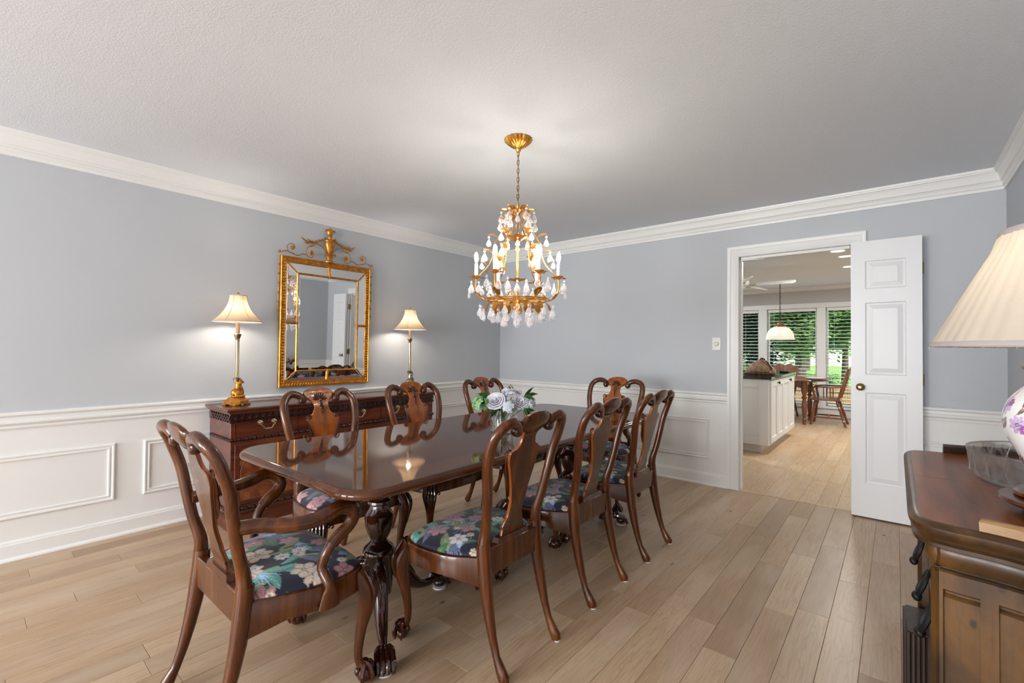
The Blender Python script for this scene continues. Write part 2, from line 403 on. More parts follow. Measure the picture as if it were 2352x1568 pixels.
rc = [(XL-WT, XR+WT, YF-WT, YF, 0, .55), (XL-WT, XR+WT, YF-WT, YF, 2.15, CZ), (XL-WT, -3.5, YF-WT, YF, .55, 2.15), (-2.0, -1.35, YF-WT, YF, .55, 2.15), (.25, XR+WT, YF-WT, YF, .55, 2.15)]
st('wall_front', wall_pieces(rc, .82), wm)
for i, (x0, x1, z0, z1) in enumerate(WIN):
    b = MB()
    for (a0, a1, c0, c1) in ((x0-.09, x0, z0-.09, z1+.09), (x1, x1+.09, z0-.09, z1+.09), (x0, x1, z0-.09, z0), (x0, x1, z1, z1+.09)): b.box(a0, a1, YF, YF+.02, c0, c1)
    wdo = st('window_%d' % (i+1), b, M['white'])
    for k in range(1, 3): obj('muntin', MB().box(x0+(x1-x0)*k/3-.01, x0+(x1-x0)*k/3+.01, YF-.07, YF-.04, z0, z1), M['white'], wdo, smooth=False)
    for k in range(1, 4): obj('muntin', MB().box(x0, x1, YF-.07, YF-.04, z0+(z1-z0)*k/4-.01, z0+(z1-z0)*k/4+.01), M['white'], wdo, smooth=False)
st('ceiling', MB().box(XL-WT, XR+WT, YF-WT, YB+WT*.5, CZ, CZ+.12), M['ceil'])
# dining floor: sub-floor plus every plank of the field
PW, PX0 = .125, -1.237
def plank_mesh(L, w):
    b = MB(); h, e, g = .011, .0011, .0005; x0, x1 = g, w-g; y0, y1 = g, L-g
    r = [[(x0, y0, -h), (x1, y0, -h), (x1, y1, -h), (x0, y1, -h)], [(x0, y0, -e), (x1, y0, -e), (x1, y1, -e), (x0, y1, -e)], [(x0+e, y0+e, 0), (x1-e, y0+e, 0), (x1-e, y1-e, 0), (x0+e, y1-e, 0)]]
    return b.rings(r).mesh('plank', False)
def lay(parent, x0, x1, y0, y1, mat, joints, lens, seed):
    r = random.Random(seed); cache = {}
    k0 = math.floor((x0-PX0)/PW)
    for k in range(k0, math.ceil((x1-PX0)/PW)):
        a = max(PX0+k*PW, x0); bq = min(PX0+(k+1)*PW, x1)
        if bq-a < .01: continue
        js = joints.get(k)
        if js is None:
            js = []; y = y0+r.uniform(.2, lens[1])
            while y < y1-.25: js.append(round(y, 3)); y += r.uniform(*lens)
        e = [y0]+list(js)+[y1]
        for p, q in zip(e, e[1:]):
            key = (round(q-p, 3), round(bq-a, 3))
            if key not in cache: cache[key] = plank_mesh(q-p, bq-a); cache[key].materials.append(mat)
            obj('plank', cache[key], None, parent, loc=(a, p, 0))
fl = st('floor', MB().box(XL-WT, XR+WT, YF-WT, YB+.05, -.08, -.0035), M['subfloor'])
obj('plank_field', MB().box(XL, XR, YF, YP, -.011, 0), M['plank'], fl, smooth=False)
lay(fl, XL+.002, XR, YP, YB+.0, M['plank'], {0: [-.6, .72, 1.78, 2.9], -1: [-.9, .35, 1.235, 1.635, 3.0], -2: [-.4, 1.40, 2.6, 3.7], 1: [-.2, .9, 2.128, 3.35], 0+0: [-.6, .55, 1.78, 2.37, 3.5]}, (.75, 1.45), 3)
kf = st('floor', MB().box(KXL, KXR, YB+.05, KY+.1, -.08, -.0035), M['subfloor'])
lay(kf, -2.9, .3, YB+.03, KY, M['kplank'], {}, (.9, 1.6), 5)
bq = MB().box(KXL, -2.9, YB+.03, KY, -.011, 0).box(.3, KXR, YB+.03, KY, -.011, 0)
obj('plank_field', bq, M['kplank'], kf, smooth=False)
obj('threshold_strip', MB().box(DX0, DX1, YB-.012, YB+.03, -.004, .0035, .002), M['kplank'], fl, smooth=False)

# mouldings ---------------------------------------------------------
CROWN = [(0, 2.281), (.012, 2.281), (.014, 2.300), (.020, 2.306), (.020, 2.322), (.015, 2.326), (.024, 2.338), (.030, 2.340), (.034, 2.352), (.040, 2.376), (.050, 2.392), (.056, 2.394), (.058, 2.402), (.062, 2.404), (.064, 2.42), (0, 2.42)]
CROWN = [(d*1.0, z) for d, z in CROWN]
RAIL = [(0, .738), (.008, .738), (.012, .748), (.008, .756), (.016, .764), (.024, .772), (.024, .782), (.014, .790), (.014, .806), (.020, .812), (.028, .818), (.028, .828), (.022, .834), (0, .835)]
BASE = [(0, 0), (.030, 0), (.029, .008), (.024, .015), (.016, .019), (.016, .088), (.012, .095), (.012, .100), (.006, .108), (0, .110)]
def run(name, prof, side, a, b, mit=(1, 1), parent=None):
    """extrude a wall moulding; profile = (distance from wall, z); mitred inwards at the ends"""
    R0, R1 = [], []
    for d, z in prof:
        A, B = a+d*mit[0], b-d*mit[1]
        if side == 'left': R0.append((XL+d, A, z)); R1.append((XL+d, B, z))
        if side == 'right': R0.append((XR-d, A, z)); R1.append((XR-d, B, z))
        if side == 'back': R0.append((A, YB-d, z)); R1.append((B, YB-d, z))
        if side == 'front': R0.append((A, YF+d, z)); R1.append((B, YF+d, z))
    return st(name, MB().rings([R0, R1]), M['white'], parent, smooth=True, ang=28)
spans = {'left': (YF, YB), 'right': (YF, YB), 'back': (XL, XR), 'front': (XL, XR)}
n = 0
for s_ in ('left', 'back', 'right', 'front'):
    n += 1; run('trim_%d' % n, CROWN, s_, *spans[s_])
CW = .092   # casing width
for s_, a, b, m_ in (('left', YF, YB, (1, 1)), ('back', XL, DX0-CW, (1, 0)), ('back', DX1+CW, XR, (0, 1)), ('right', YF, YB, (1, 1))):
    n += 1; run('trim_%d' % n, RAIL, s_, a, b, m_)
run('baseboard_left', BASE, 'left', YF, YB); run('baseboard_back', BASE, 'back', XL, DX0-CW, (1, 0)); run('baseboard_back', BASE, 'back', DX1+CW, XR, (0, 1)); run('baseboard_right', BASE, 'right', YF, YB)
PF = [(0, 0), (0, .010), (.006, .014), (.012, .013), (.016, .008), (.022, .007), (.026, .011), (.032, .011), (.036, 0)]
def panel_frame(side, a, b, z0, z1):
    """picture-frame moulding on a wall: mitred profile swept round a rectangle (offset inwards, height off the wall)"""
    global n; n += 1; rings = []
    for (sx, sz, p, q) in ((1, 1, a, z0), (-1, 1, b, z0), (-1, -1, b, z1), (1, -1, a, z1)):
        ring = []
        for o_, h in PF:
            u, z = p+sx*o_, q+sz*o_
            ring.append({'left': (XL+h, u, z), 'right': (XR-h, u, z), 'back': (u, YB-h, z)}[side])
        rings.append(ring)
    b_ = MB(); k = len(PF); vs = [v for r in rings for v in r]
    fs = [(i*k+j, i*k+j+1, ((i+1) % 4)*k+j+1, ((i+1) % 4)*k+j) for i in range(4) for j in range(k-1)]
    b_.add(vs, fs); st('trim_%d' % n, b_, M['white'], smooth=True, ang=28)
PZ0, PZ1 = .233, .592
for a, b in ((-4.4, -3.2), (-3.05, -1.85), (-1.7, -.62), (-.475, .633), (.778, 1.9), (2.05, 3.2), (3.345, 4.19)): panel_frame('left', a, b, PZ0, PZ1)
for a, b in ((-3.69, -2.57), (-2.42, -1.30), (-.02, .43)): panel_frame('back', a, b, PZ0, PZ1)
for a, b in ((-4.4, -3.2), (-3.05, -1.75), (-1.6, -.2), (-.05, 1.3), (1.45, 2.75), (2.9, 4.19)): panel_frame('right', a, b, PZ0, PZ1)

# door opening: casing, jambs, bifold leaf ---------------------------------------------------
CAS = [(0, 0), (0, .010), (.006, .015), (.020, .015), (.030, .011), (.062, .012), (.070, .018), (.082, .022), (.092, .022), (.092, 0)]
def casing(y, sgn, parent=None):
    rings = []
    for (x, z, sx, sz) in ((DX0, 0, -1, 0), (DX0, DZ, -1, 1), (DX1, DZ, 1, 1), (DX1, 0, 1, 0)):
        rings.append([(x+sx*o_, y-sgn*h, z+sz*o_) for o_, h in CAS])
    return MB().rings(rings)
door = st('door_1', casing(YB, 1), M['white'], smooth=True, ang=28)
door['label'] = 'white cased doorway with a folded two-leaf door, open to the kitchen'
jb = MB().box(DX0-.02, DX0, YB-.002, YB+WT+.002, 0, DZ+.02).box(DX1, DX1+.02, YB-.002, YB+WT+.002, 0, DZ+.02).box(DX0, DX1, YB-.002, YB+WT+.002, DZ, DZ+.02)
obj('jamb', jb, M['white'], door, smooth=False)
obj('door_stop', MB().box(DX0, DX0+.012, YB+.05, YB+.085, 0, DZ).box(DX0, DX1, YB+.05, YB+.085, DZ-.012, DZ), M['white'], door, smooth=False)
obj('kitchen_casing', casing(YB+WT, -1), M['white'], door, smooth=True, ang=28)
def leaf_part(y0, y1, x0, x1):
    """one three-panel leaf: frame of stiles and rails with sunk fielded panels on both faces"""
    lf = MB(); Hh = 2.012; z0 = .012; st_ = .085; rails = [(0, .245), (.905, 1.035), (1.56, 1.66), (1.865, Hh)]
    zs = [(r0+z0, r1+z0) for r0, r1 in rails]
    lf.box(x0, x0+st_, y0, y1, z0, z0+Hh); lf.box(x1-st_, x1, y0, y1, z0, z0+Hh)
    for a, b in zs: lf.box(x0+st_, x1-st_, y0, y1, a, b)
    o = obj('door_leaf', lf, M['door'], door, smooth=False)
    for (a, b) in ((zs[0][1], zs[1][0]), (zs[1][1], zs[2][0]), (zs[2][1], zs[3][0])):
        p = MB(); X0, X1 = x0+st_, x1-st_
        for (yy, sg) in ((y0, 1), (y1, -1)):
            prof = [(0, 0), (.004, .007), (.010, .009), (.016, .009), (.045, .002), (.047, .0015)]
            p.rings([[(X0+i, yy+sg*h, a+i), (X1-i, yy+sg*h, a+i), (X1-i, yy+sg*h, b-i), (X0+i, yy+sg*h, b-i)] for i, h in prof], cap=False)
            i, h = prof[-1]; k = len(p.v); p.add([(X0+i, yy+sg*h, a+i), (X1-i, yy+sg*h, a+i), (X1-i, yy+sg*h, b-i), (X0+i, yy+sg*h, b-i)], [(0, 1, 2, 3)])
        obj('door_panel', p, M['door'], o, smooth=False)
    return o
LY = YB-.112
lfA = leaf_part(LY, LY+.034, DX1+.004, DX1+.402)
lfB = leaf_part(LY+.048, LY+.082, DX1+.004, DX1+.402)
kb = MB(); kb.M = Matrix.Translation((DX1+.060, LY, .955)) @ Matrix.Rotation(PI/2, 4, 'X')
kb.lathe([(.002, .0), (.026, .0), (.027, .004), (.020, .008), (.010, .012), (.009, .022), (.016, .028), (.023, .036), (.024, .044), (.019, .051), (.010, .054), (.002, .054)], 20)
obj('door_knob', kb, M['brass'], lfA)
for z in (.25, 1.02, 1.80):
    b = MB().box(DX1+.006, DX1+.04, LY+.0835, LY+.086, z-.045, z+.045).tube([(DX1+.012, LY+.091, z-.048), (DX1+.012, LY+.091, z+.048)], .006, 8)
    b.box(DX1+.0005, DX1+.0035, LY+.050, LY+.118, z-.045, z+.045)
    obj('hinge', b, M['brass'], door)
    b = MB().box(DX1+.388, DX1+.404, LY+.030, LY+.052, z-.04, z+.04).tube([(DX1+.405, LY+.041, z-.042), (DX1+.405, LY+.041, z+.042)], .006, 8)
    obj('hinge', b, M['brass'], lfA)
tk = MB().box(DX0+.01, DX1-.01, YB+.02, YB+.05, DZ-.022, DZ-.001)
obj('door_track', tk, M['white'], door, smooth=False)
obj('track_bracket', MB().box(DX0+.01, DX0+.13, YB+.012, YB+.062, DZ-.034, DZ-.022, .004).box(DX0+.135, DX0+.19, YB+.026, YB+.046, DZ-.032, DZ-.024, .003).tube([(DX0+.012, YB+.03, DZ-.03), (DX0+.004, YB+.03, DZ-.09)], .003, 6), [M['white']], door)
sw = thing('dimmer_switch', 'ivory rotary dimmer switch on the grey wall left of the doorway', 'light switch', (-1.238, YB, 1.272))
obj('wall_plate', MB().box(-.037, .037, -.006, 0, -.058, .058, .003), M['plastic'], sw)
k = MB(); k.M = Matrix.Rotation(PI/2, 4, 'X'); k.lathe([(.002, .006), (.021, .006), (.020, .012), (.019, .024), (.015, .027), (.002, .027)], 20); obj('knob', k, M['plastic'], sw)

# kitchen shell
st('wall_kitchen_left', MB().box(KXL-.1, KXL, YB+WT, KY, 0, CZ), M['kwall'])
st('wall_kitchen_right', MB().box(KXR, KXR+.1, YB+WT, KY, 0, CZ), M['kwall'])
st('ceiling', MB().box(KXL-.1, KXR+.1, YB+WT*.5, KY+.2, CZ, CZ+.12), M['ceil'])
KW = [(-3.9, -2.117), (-1.969, -1.140), (-.998, -.10)]; KZ0, KZ1 = .20, 2.02
b = MB(); e = [KXL]+[v for q in KW for v in q]+[KXR]
for i in range(0, len(e), 2): b.box(e[i], e[i+1], KY, KY+.14, 0, CZ)
for a, c in KW: b.box(a, c, KY, KY+.14, 0, KZ0-.02).box(a, c, KY, KY+.14, KZ1, CZ)
st('wall_kitchen', b, M['kwall'])
b = MB().box(-4.1, .1, KY-.022, KY, KZ1, 2.112, .003)
for a, c in ((-4.0, -3.9), (-2.117, -1.969), (-1.140, -.998), (-.10, .05)): b.box(a, c, KY-.022, KY+.02, .14, KZ1, .003)
b.box(-4.1, .1, KY-.045, KY+.02, KZ0-.05, KZ0-.01, .004)
n += 1; st('trim_%d' % n, b, M['white'])
n += 1; st('trim_%d' % n, MB().rings([[(KXL, KY-d, z) for d, z in ((0, 2.352), (.012, 2.352), (.03, 2.375), (.05, 2.41), (.052, 2.42), (0, 2.42))], [(KXR, KY-d, z) for d, z in ((0, 2.352), (.012, 2.352), (.03, 2.375), (.05, 2.41), (.052, 2.42), (0, 2.42))]]), M['white'])
st('baseboard_kitchen', MB().box(KXL, KXR, KY-.018, KY, 0, .135, .004), M['white'])
for i, (a, c) in enumerate(KW):
    b = MB()
    for (x0, x1, z0, z1) in ((a, a+.03, KZ0, KZ1), (c-.03, c, KZ0, KZ1), (a, c, KZ0-.02, KZ0+.03), (a, c, KZ1-.03, KZ1)): b.box(x0, x1, KY+.07, KY+.11, z0, z1)
    wn = st('window_%d' % (i+3), b, M['white'])
    obj('pane', MB().box(a+.03, c-.03, KY+.088, KY+.092, KZ0+.03, KZ1-.03), M['pane'], wn, smooth=False)
    lab = ['white slatted blind in the left kitchen window', 'white slatted blind in the middle kitchen window behind the pendant', 'white slatted blind in the right kitchen window beside the door'][i]
    bl = thing('window_blind', lab, 'blind', (0, 0, 0), 0, 'kitchen window blinds')
    obj('head_rail', MB().box(a+.006, c-.006, KY+.012, KY+.062, KZ1-.058, KZ1-.002, .004), M['blind'], bl)
    sl = MB().rings([[(a+.01, -.025, -.004), (a+.01, 0, .0015), (a+.01, .025, .004), (a+.01, .025, .0065), (a+.01, 0, .004), (a+.01, -.025, -.0015)], [(c-.01, -.025, -.004), (c-.01, 0, .0015), (c-.01, .025, .004), (c-.01, .025, .0065), (c-.01, 0, .004), (c-.01, -.025, -.0015)]]).mesh('slat', False); sl.materials.append(M['blind'])
    z = KZ1-.10
    while z > KZ0+.06: obj('slat', sl, None, bl, loc=(0, KY+.037, z)); z -= .066
    obj('bottom_rail', MB().box(a+.01, c-.01, KY+.015, KY+.06, KZ0+.004, KZ0+.022, .003), M['blind'], bl)
    for q in (.14, .86):
        x = a+(c-a)*q; obj('ladder_cord', MB().tube([(x, KY+.037, KZ0+.01), (x, KY+.037, KZ1-.05)], .0016, 5), M['blind'], bl)
for (x, y, lb) in ((-.489, 7.153, 'round recessed ceiling downlight nearest the doorway, partly under the lintel'), (-.535, 6.72, 'bright round recessed kitchen ceiling downlight beside the door edge'), (-.51, 8.056, 'round recessed kitchen ceiling downlight farthest from the doorway')):
    t = thing('ceiling_downlight', lb, 'ceiling light', (x, y, CZ), 0, 'recessed kitchen downlights')
    obj('trim_ring', MB().lathe([(.068, -.002), (.070, -.007), (.095, -.006), (.098, 0), (.068, 0)], 28, cap=False), M['white'], t)
    obj('lens', MB().lathe([(.001, -.003), (.069, -.003)], 28, cap=False), M['pot'], t)
    light('downlight', 'AREA', (x, y, CZ-.012), 12, (1, .95, .88), .12, .12, (0, 0, -1))
for x, y in ((-2.6, 6.4), (-2.6, 8.6), (1.1, 6.4), (1.1, 8.6)): light('downlight', 'AREA', (x, y, CZ-.02), 24, (.86, .93, 1), .3, .3, (0, 0, -1))  # unseen lights added to brighten the kitchen, beyond the three downlights

# ------------------------------------------------------------------ dining chairs
def interp(tab, z):
    if z <= tab[0][0]: return tab[0][1]
    for (a, b), (c, d) in zip(tab, tab[1:]):
        if z <= c: t = (z-a)/(c-a); t = t*t*(3-2*t)*.35+t*.65; return b+(d-b)*t
    return tab[-1][1]
YBK = [(0, -.276), (.09, -.243), (.18, -.212), (.34, -.184), (.43, -.174), (.49, -.171), (.55, -.186), (.63, -.207), (.77, -.229), (.865, -.256), (.945, -.298), (.985, -.318)]
SPL = [(.452, .078), (.470, .077), (.474, .066), (.500, .058), (.508, .064), (.530, .056), (.548, .046), (.575, .043), (.61, .046), (.66, .055), (.72, .073), (.77, .089), (.80, .096), (.816, .095), (.824, .082), (.828, .062), (.845, .049), (.868, .043), (.888, .046), (.906, .058), (.922, .076), (.938, .088), (.948, .089), (.956, .083), (.964, .070), (.971, .050), (.975, .024)]
def paint_print(xy, seed, sx, sy, base, spec):
    """colours of a flat flower print at points xy (n,2): petals, leaves and fern sprays layered in order"""
    r = np.random.default_rng(seed); col = np.tile(np.array(base[:3]), (len(xy), 1)).astype(float)
    def put(mask, c, k=1.0):
        col[mask] = col[mask]*(1-k)+np.array(c[:3])*k
    for kind, num, size, cols in spec:
        for _ in range(num):
            c = np.array([r.uniform(-sx, sx), r.uniform(-sy, sy)]); d = xy-c; R = size*r.uniform(.75, 1.2); rad = np.hypot(*d.T)
            near = rad < R*1.5
            if not near.any(): continue
            th = np.arctan2(d[:, 1], d[:, 0]); c0 = np.array(cols[r.integers(len(cols))][:3]); ph = r.uniform(0, 6.3)
            if kind == 'flower':
                npt = int(r.integers(5, 9)); a = (th+ph)*npt/2; edge = R*(.62+.38*np.abs(np.cos(a)))
                put(rad < edge, c0*.78); put(rad < edge*.9, c0)
                put((rad < edge*.86) & (np.abs(np.sin(a)) > .93), c0*.55)
                put((rad < edge*.75) & (np.abs(np.sin(a*2)) > .96), c0*1.35)
                put(rad < R*.2, np.array([.16, .2, .22])); put(rad < R*.09, np.array([.7, .62, .4]))
            elif kind == 'leaf':
                u = d@np.array([math.cos(ph), math.sin(ph)]); v = d@np.array([-math.sin(ph), math.cos(ph)])+.25*u*u/R
                t = np.clip(u/R, -1, 1); wd = R*.34*np.sqrt(np.clip(1-t*t, 0, 1))*(1-.35*t)
                ins = (np.abs(u) < R) & (np.abs(v) < wd); put(ins, c0); put(ins & (v > 0), c0*.72)
                put(ins & (np.abs(v) < .0016), c0*1.6); put(ins & (np.abs(((u-np.abs(v)*.8)/(R*.2)) % 1-.5) > .42), c0*1.25)
            elif kind == 'fern':
                for k in range(-3, 4):
                    an = ph+k*.22; L = R*(1.4-.1*abs(k)); u = d@np.array([math.cos(an), math.sin(an)]); v = d@np.array([-math.sin(an), math.cos(an)])
                    saw = .0022+.0055*np.abs(((u/(R*.12)) % 1)-.5)
                    put((u > 0) & (u < L) & (np.abs(v) < saw*(1.1-u/L)), c0*r.uniform(.7, 1.25))
    return np.clip(col, 0, 1)
def set_print(mesh, col):
    a = mesh.color_attributes.new('print', 'FLOAT_COLOR', 'POINT')
    a.data.foreach_set('color', np.concatenate([col, np.ones((len(col), 1))], 1).astype(np.float32).ravel())
PINK, ROSE, CREAM, WHT = lin(196, 140, 150), lin(158, 98, 112), lin(214, 196, 178), lin(226, 220, 222)
TEAL, GRN, SAGE, ICE, DUSK = lin(96, 162, 152), lin(70, 112, 72), lin(136, 150, 112), lin(150, 184, 222), lin(96, 104, 140)
SPEC = [('leaf', 26, .055, [GRN, TEAL, SAGE, DUSK]), ('fern', 9, .075, [ICE, DUSK, ICE]), ('flower', 9, .05, [PINK, ROSE, PINK, CREAM]), ('leaf', 12, .045, [TEAL, SAGE, GRN]), ('flower', 9, .038, [WHT, CREAM, PINK]), ('flower', 8, .017, [CREAM, WHT])]
def make_chair(wr, wt, wf, arms, seed, carved=True):
    t = thing('dining_armchair' if arms else 'dining_chair', '', 'chair', (0, 0, 0), 0, 'mahogany dining chairs')
    yb = lambda z: interp(YBK, z)
    # seat outline (open at the rear), from rear-left round the front to rear-right
    half = cr([(-wr-.012, -.175), (-wf*.90, -.07), (-wf*.985, .03), (-wf, .11), (-wf*.94, .175), (-wf*.78, .213), (-wf*.42, .232), (0, .237)], 4)
    out = [tuple(p) for p in half]+[(-p[0], p[1]) for p in reversed(half[:-1])]
    # seat rail: wall with a shaped lower edge
    R = []; m = len(out)
    def zlow(i):
        q = abs(i/(m-1)*2-1)          # 1 at rear, 0 at front centre
        return .348 if q < .75 else .348-.035*max(0, (q-.86)/.14)
    for i, (x, y) in enumerate(out):
        nx, ny = x/wf*.8, y/.3 if y > .1 else 0.0; L = math.hypot(nx, ny) or 1; nx, ny = nx/L, ny/L
        ins = lambda d, z: (x-nx*d, y-ny*d, z)
        R.append([ins(.0, zlow(i)), ins(0, .418), ins(.003, .423), ins(.010, .425), ins(.014, .425), ins(.024, .423), ins(.028, .40), ins(.028, zlow(i))])
    rail = MB().rings(R, cap=True)
    rail.box(-wr, wr, -.192, -.160, .350, .456, .004)
    obj('seat_rail', rail, M['chair'], t)
    obj('splat_shoe', MB().rings([[(-.098, -.158, .452), (.098, -.158, .452), (.098, -.19, .452), (-.098, -.19, .452)], [(-.088, -.158, .474), (.088, -.158, .474), (.088, -.186, .474), (-.088, -.186, .474)]]), M['chair'], t, smooth=False)
    # cushion with its print
    xs = np.array([p[0] for p in out]); ys = np.array([p[1] for p in out]); lw = half
    yy = np.array([p[1] for p in lw]); ww = -np.array([p[0] for p in lw])
    nu, nv = 128, 112; y0, y1 = -.155, .212; vs = []; xy = []
    for j in range(nv):
        v = -1+2*j/(nv-1); y = y0+(y1-y0)*(j/(nv-1)); W = float(np.interp(y, yy, ww))-.018
        for i in range(nu):
            u = -1+2*i/(nu-1); x = u*W
            h = .046*max(0, 1-abs(u)**3.2)**.42*max(0, 1-abs(v)**3.4)**.42
            yf = y+(.012*(1-u*u) if v > .6 else 0)*(v-.6)/.4
            vs.append((x, yf, .418+h)); xy.append((x, y))
    fs = [(j*nu+i, j*nu+i+1, (j+1)*nu+i+1, (j+1)*nu+i) for j in range(nv-1) for i in range(nu-1)]
    cm = MB().add(vs, fs).mesh('seat_cushion', True, 80); set_print(cm, paint_print(np.array(xy), seed, wf, .21, lin(15, 20, 44), SPEC))
    obj('seat_cushion', cm, M['seatprint'], t)
    # rear legs and back posts
    for s in (-1, 1):
        zs = [.0045, .018, .04, .08, .14, .22, .30, .37, .43, .475]
        rr = [(.015, .019), (.0195, .0245), (.018, .022), (.0135, .0155), (.0155, .0175), (.0205, .022), (.0245, .0255), (.028, .0275), (.029, .028), (.0275, .027)]
        leg = MB().tube([(s*(wr-.004*(z/.475)), yb(z)-(.012 if z < .03 else (.007 if z < .06 else 0)), z) for z in zs], rr, 12)
        o = obj('rear_leg', leg, M['chair'], t)
        obj('felt_pad', MB().lathe([(.012, 0), (.013, .0045)], 14, c=(s*wr, yb(0)-.014, 0)), M['felt'], o)
        pts = [(wr, .455), (wr-.006, .52), (wr+.008*1, .60), (wr+(wt-wr)*.52, .70), (wr+(wt-wr)*.86, .78), (wt, .845), (wt-.004, .895), (wt-.026, .930), ((wt-.026)*.5+.062, .946), (.124, .939), (.100, .921)]
        q = cr([(s*x, yb(z), z) for x, z in pts], 4); L = len(q)
        rad = [(.0200+.0025*math.sin(PI*k/(L-1))+.0035*max(0, 1-k/6), .0185+.006*max(0, 1-k/7)) for k in range(L)]
        p = obj('back_post', MB().tube(q, rad, 12), M['chair'], t)
        x, z = .102, .908; yc = yb(.915); b = MB(); b.M = Matrix.Translation((s*x, yc, z)) @ Matrix.Rotation(PI/2, 4, 'X')
        b.lathe([(.001, -.021), (.012, -.021), (.019, -.016), (.0225, -.008), (.0235, 0), (.0225, .010), (.018, .016), (.011, .018), (.001, .018)], 18)
        b.M = None
        b.tube([(s*x+s*math.cos(a)*r_, yc+.019, z+math.sin(a)*r_) for a, r_ in [(k*.45+.6, .018-.0011*k) for k in range(14)]], .0032, 6)
        obj('ear_scroll', b, M['chair_dark'], p)
    # splat, crest, carving
    zz = [z for z, _ in SPL]; Z = []
    for a, b in zip(SPL, SPL[1:]):
        for k in range(3): Z.append((a[0]+(b[0]-a[0])*k/3, a[1]+(b[1]-a[1])*k/3))
    Z.append(SPL[-1]); nc = 9; rings = []
    for z, w_ in Z:
        yc = yb(z); cs = [-1+2*i/(nc-1) for i in range(nc)]
        fr = [(c*(w_ - (.003 if abs(c) == 1 else 0)), yc+.006, z) for c in cs]; bk = [(c*(w_ - (.003 if abs(c) == 1 else 0)), yc-.008, z) for c in reversed(cs)]
        rings.append([(-w_, yc-.001, z)]+fr+[(w_, yc-.001, z)]+bk)
    sm = MB().rings(rings); sm.mi = [1 if f_[0] % (2*nc+2) > nc and f_[0] % (2*nc+2) < 2*nc+1 else 0 for f_ in sm.f]  # back faces get the darker chair wood, shade put into the colour
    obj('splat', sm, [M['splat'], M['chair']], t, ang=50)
    CR = [(.888, .040), (.900, .060), (.915, .082), (.930, .092), (.945, .093), (.955, .086), (.964, .073), (.972, .052), (.977, .024)]; rings = []
    for z, w_ in CR:
        yc = yb(z); e = (z-.888)/.089; dp = .010+.014*math.sin(PI*min(1, e*.8+.15))
        rings.append([(w_*c, yc+.004 if abs(c) < 1 else yc, z) for c in (-1, -.7, -.3, 0, .3, .7, 1)]+[(w_*c, yc-dp*(1-.5*c*c), z) for c in (.92, .6, .3, 0, -.3, -.6, -.92)])
    obj('crest_rail', MB().rings(rings), M['chair'], t, ang=60)
    cv = MB()
    for k in range(9):
        a = math.radians(-72+18*k); L = .043 if abs(k-4) > 2 else .047; pts = []
        for i in range(5):
            q = .012+(L-.012)*i/4; z = .902+q*math.cos(a)*.95; pts.append((q*math.sin(a), yb(z)+.007+.003*math.sin(PI*i/4), z))
        cv.tube(pts, [.002, .0032, .0042, .005, .0035], 6)
    cv.ell((0, yb(.9)+.008, .901), (.009, .006, .006), 8, 6)
    for k, (z, r_) in enumerate(((.885, .010), (.873, .013), (.860, .010), (.848, .006), (.837, .005), (.826, .003))): cv.ell((0, yb(z)+.007, z), (r_, .006, .010), 8, 6)
    obj('shell_carving', cv, M['chair_dark'], t)
    for s in (-1, 1):
        b = MB(); z0 = .812
        b.tube([(s*(.082+math.cos(a)*r_*s*s), yb(z0)+.009, z0+math.sin(a)*r_) for a, r_ in [(-.4+k*.42, .019-.0011*k) for k in range(15)]], .0038, 6)
        for k in range(3):
            za = .80-.03*k; q = cr([(s*(.097-.004*k), yb(za)+.008, za), (s*(.088-.007*k), yb(za-.035)+.010, za-.035), (s*(.066-.008*k), yb(za-.085)+.007, za-.085)], 4)
            b.tube(q, [.003+.0026*math.sin(PI*i/(len(q)-1)) for i in range(len(q))], 6)
        obj('scroll_carving', b, M['chair_dark'], t)
    # cabriole front legs with claw-and-ball feet
    for s in (-1, 1):
        fx = wf-.03; P_ = [(fx-.018, .185, .405), (fx-.004, .205, .365), (fx+.006, .218, .325), (fx+.004, .214, .27), (fx-.006, .203, .20), (fx-.012, .196, .13), (fx-.012, .196, .085), (fx-.006, .203, .062)]
        q = cr([(s*x, y, z) for x, y, z in P_], 4); rd = [r_[0] for r_ in cr([(.034,), (.036,), (.037,), (.029,), (.0205,), (.0165,), (.0145,), (.016,)], 4)]
        leg = obj('front_leg', MB().tube(q, rd, 12), M['chair'], t)
        b = MB(); fc = Vector((s*(fx+.004), .214, .030)); b.ell(fc, (.029, .029, .0285), 14, 10)
        for k in range(4):
            a = math.radians(45*(1 if s > 0 else 3)+(-84, -28, 28, 84)[k]+(0)); dx, dy = math.cos(a), math.sin(a)
            if k in (0, 3): a = math.radians(45*(1 if s > 0 else 3)+(-95 if k == 0 else 95)); dx, dy = math.cos(a), math.sin(a)
            pp = cr([(s*(fx-.006), .203, .074), (fc.x+dx*.016, fc.y+dy*.016, .066), (fc.x+dx*.030, fc.y+dy*.030, .044), (fc.x+dx*.033, fc.y+dy*.033, .024), (fc.x+dx*.027, fc.y+dy*.027, .007)], 3)
            b.tube(pp, [.010, .0105, .011, .0115, .010, .0085, .0095, .0105, .009, .0075, .0065, .005, .003], 7)
        b.ell(fc+Vector((-s*.012, -.022, .012)), (.013, .013, .017), 8, 6)
        obj('claw_foot', b, M['chair_dark'], leg)
        b = MB(); dirx, diry = s*.70, .72
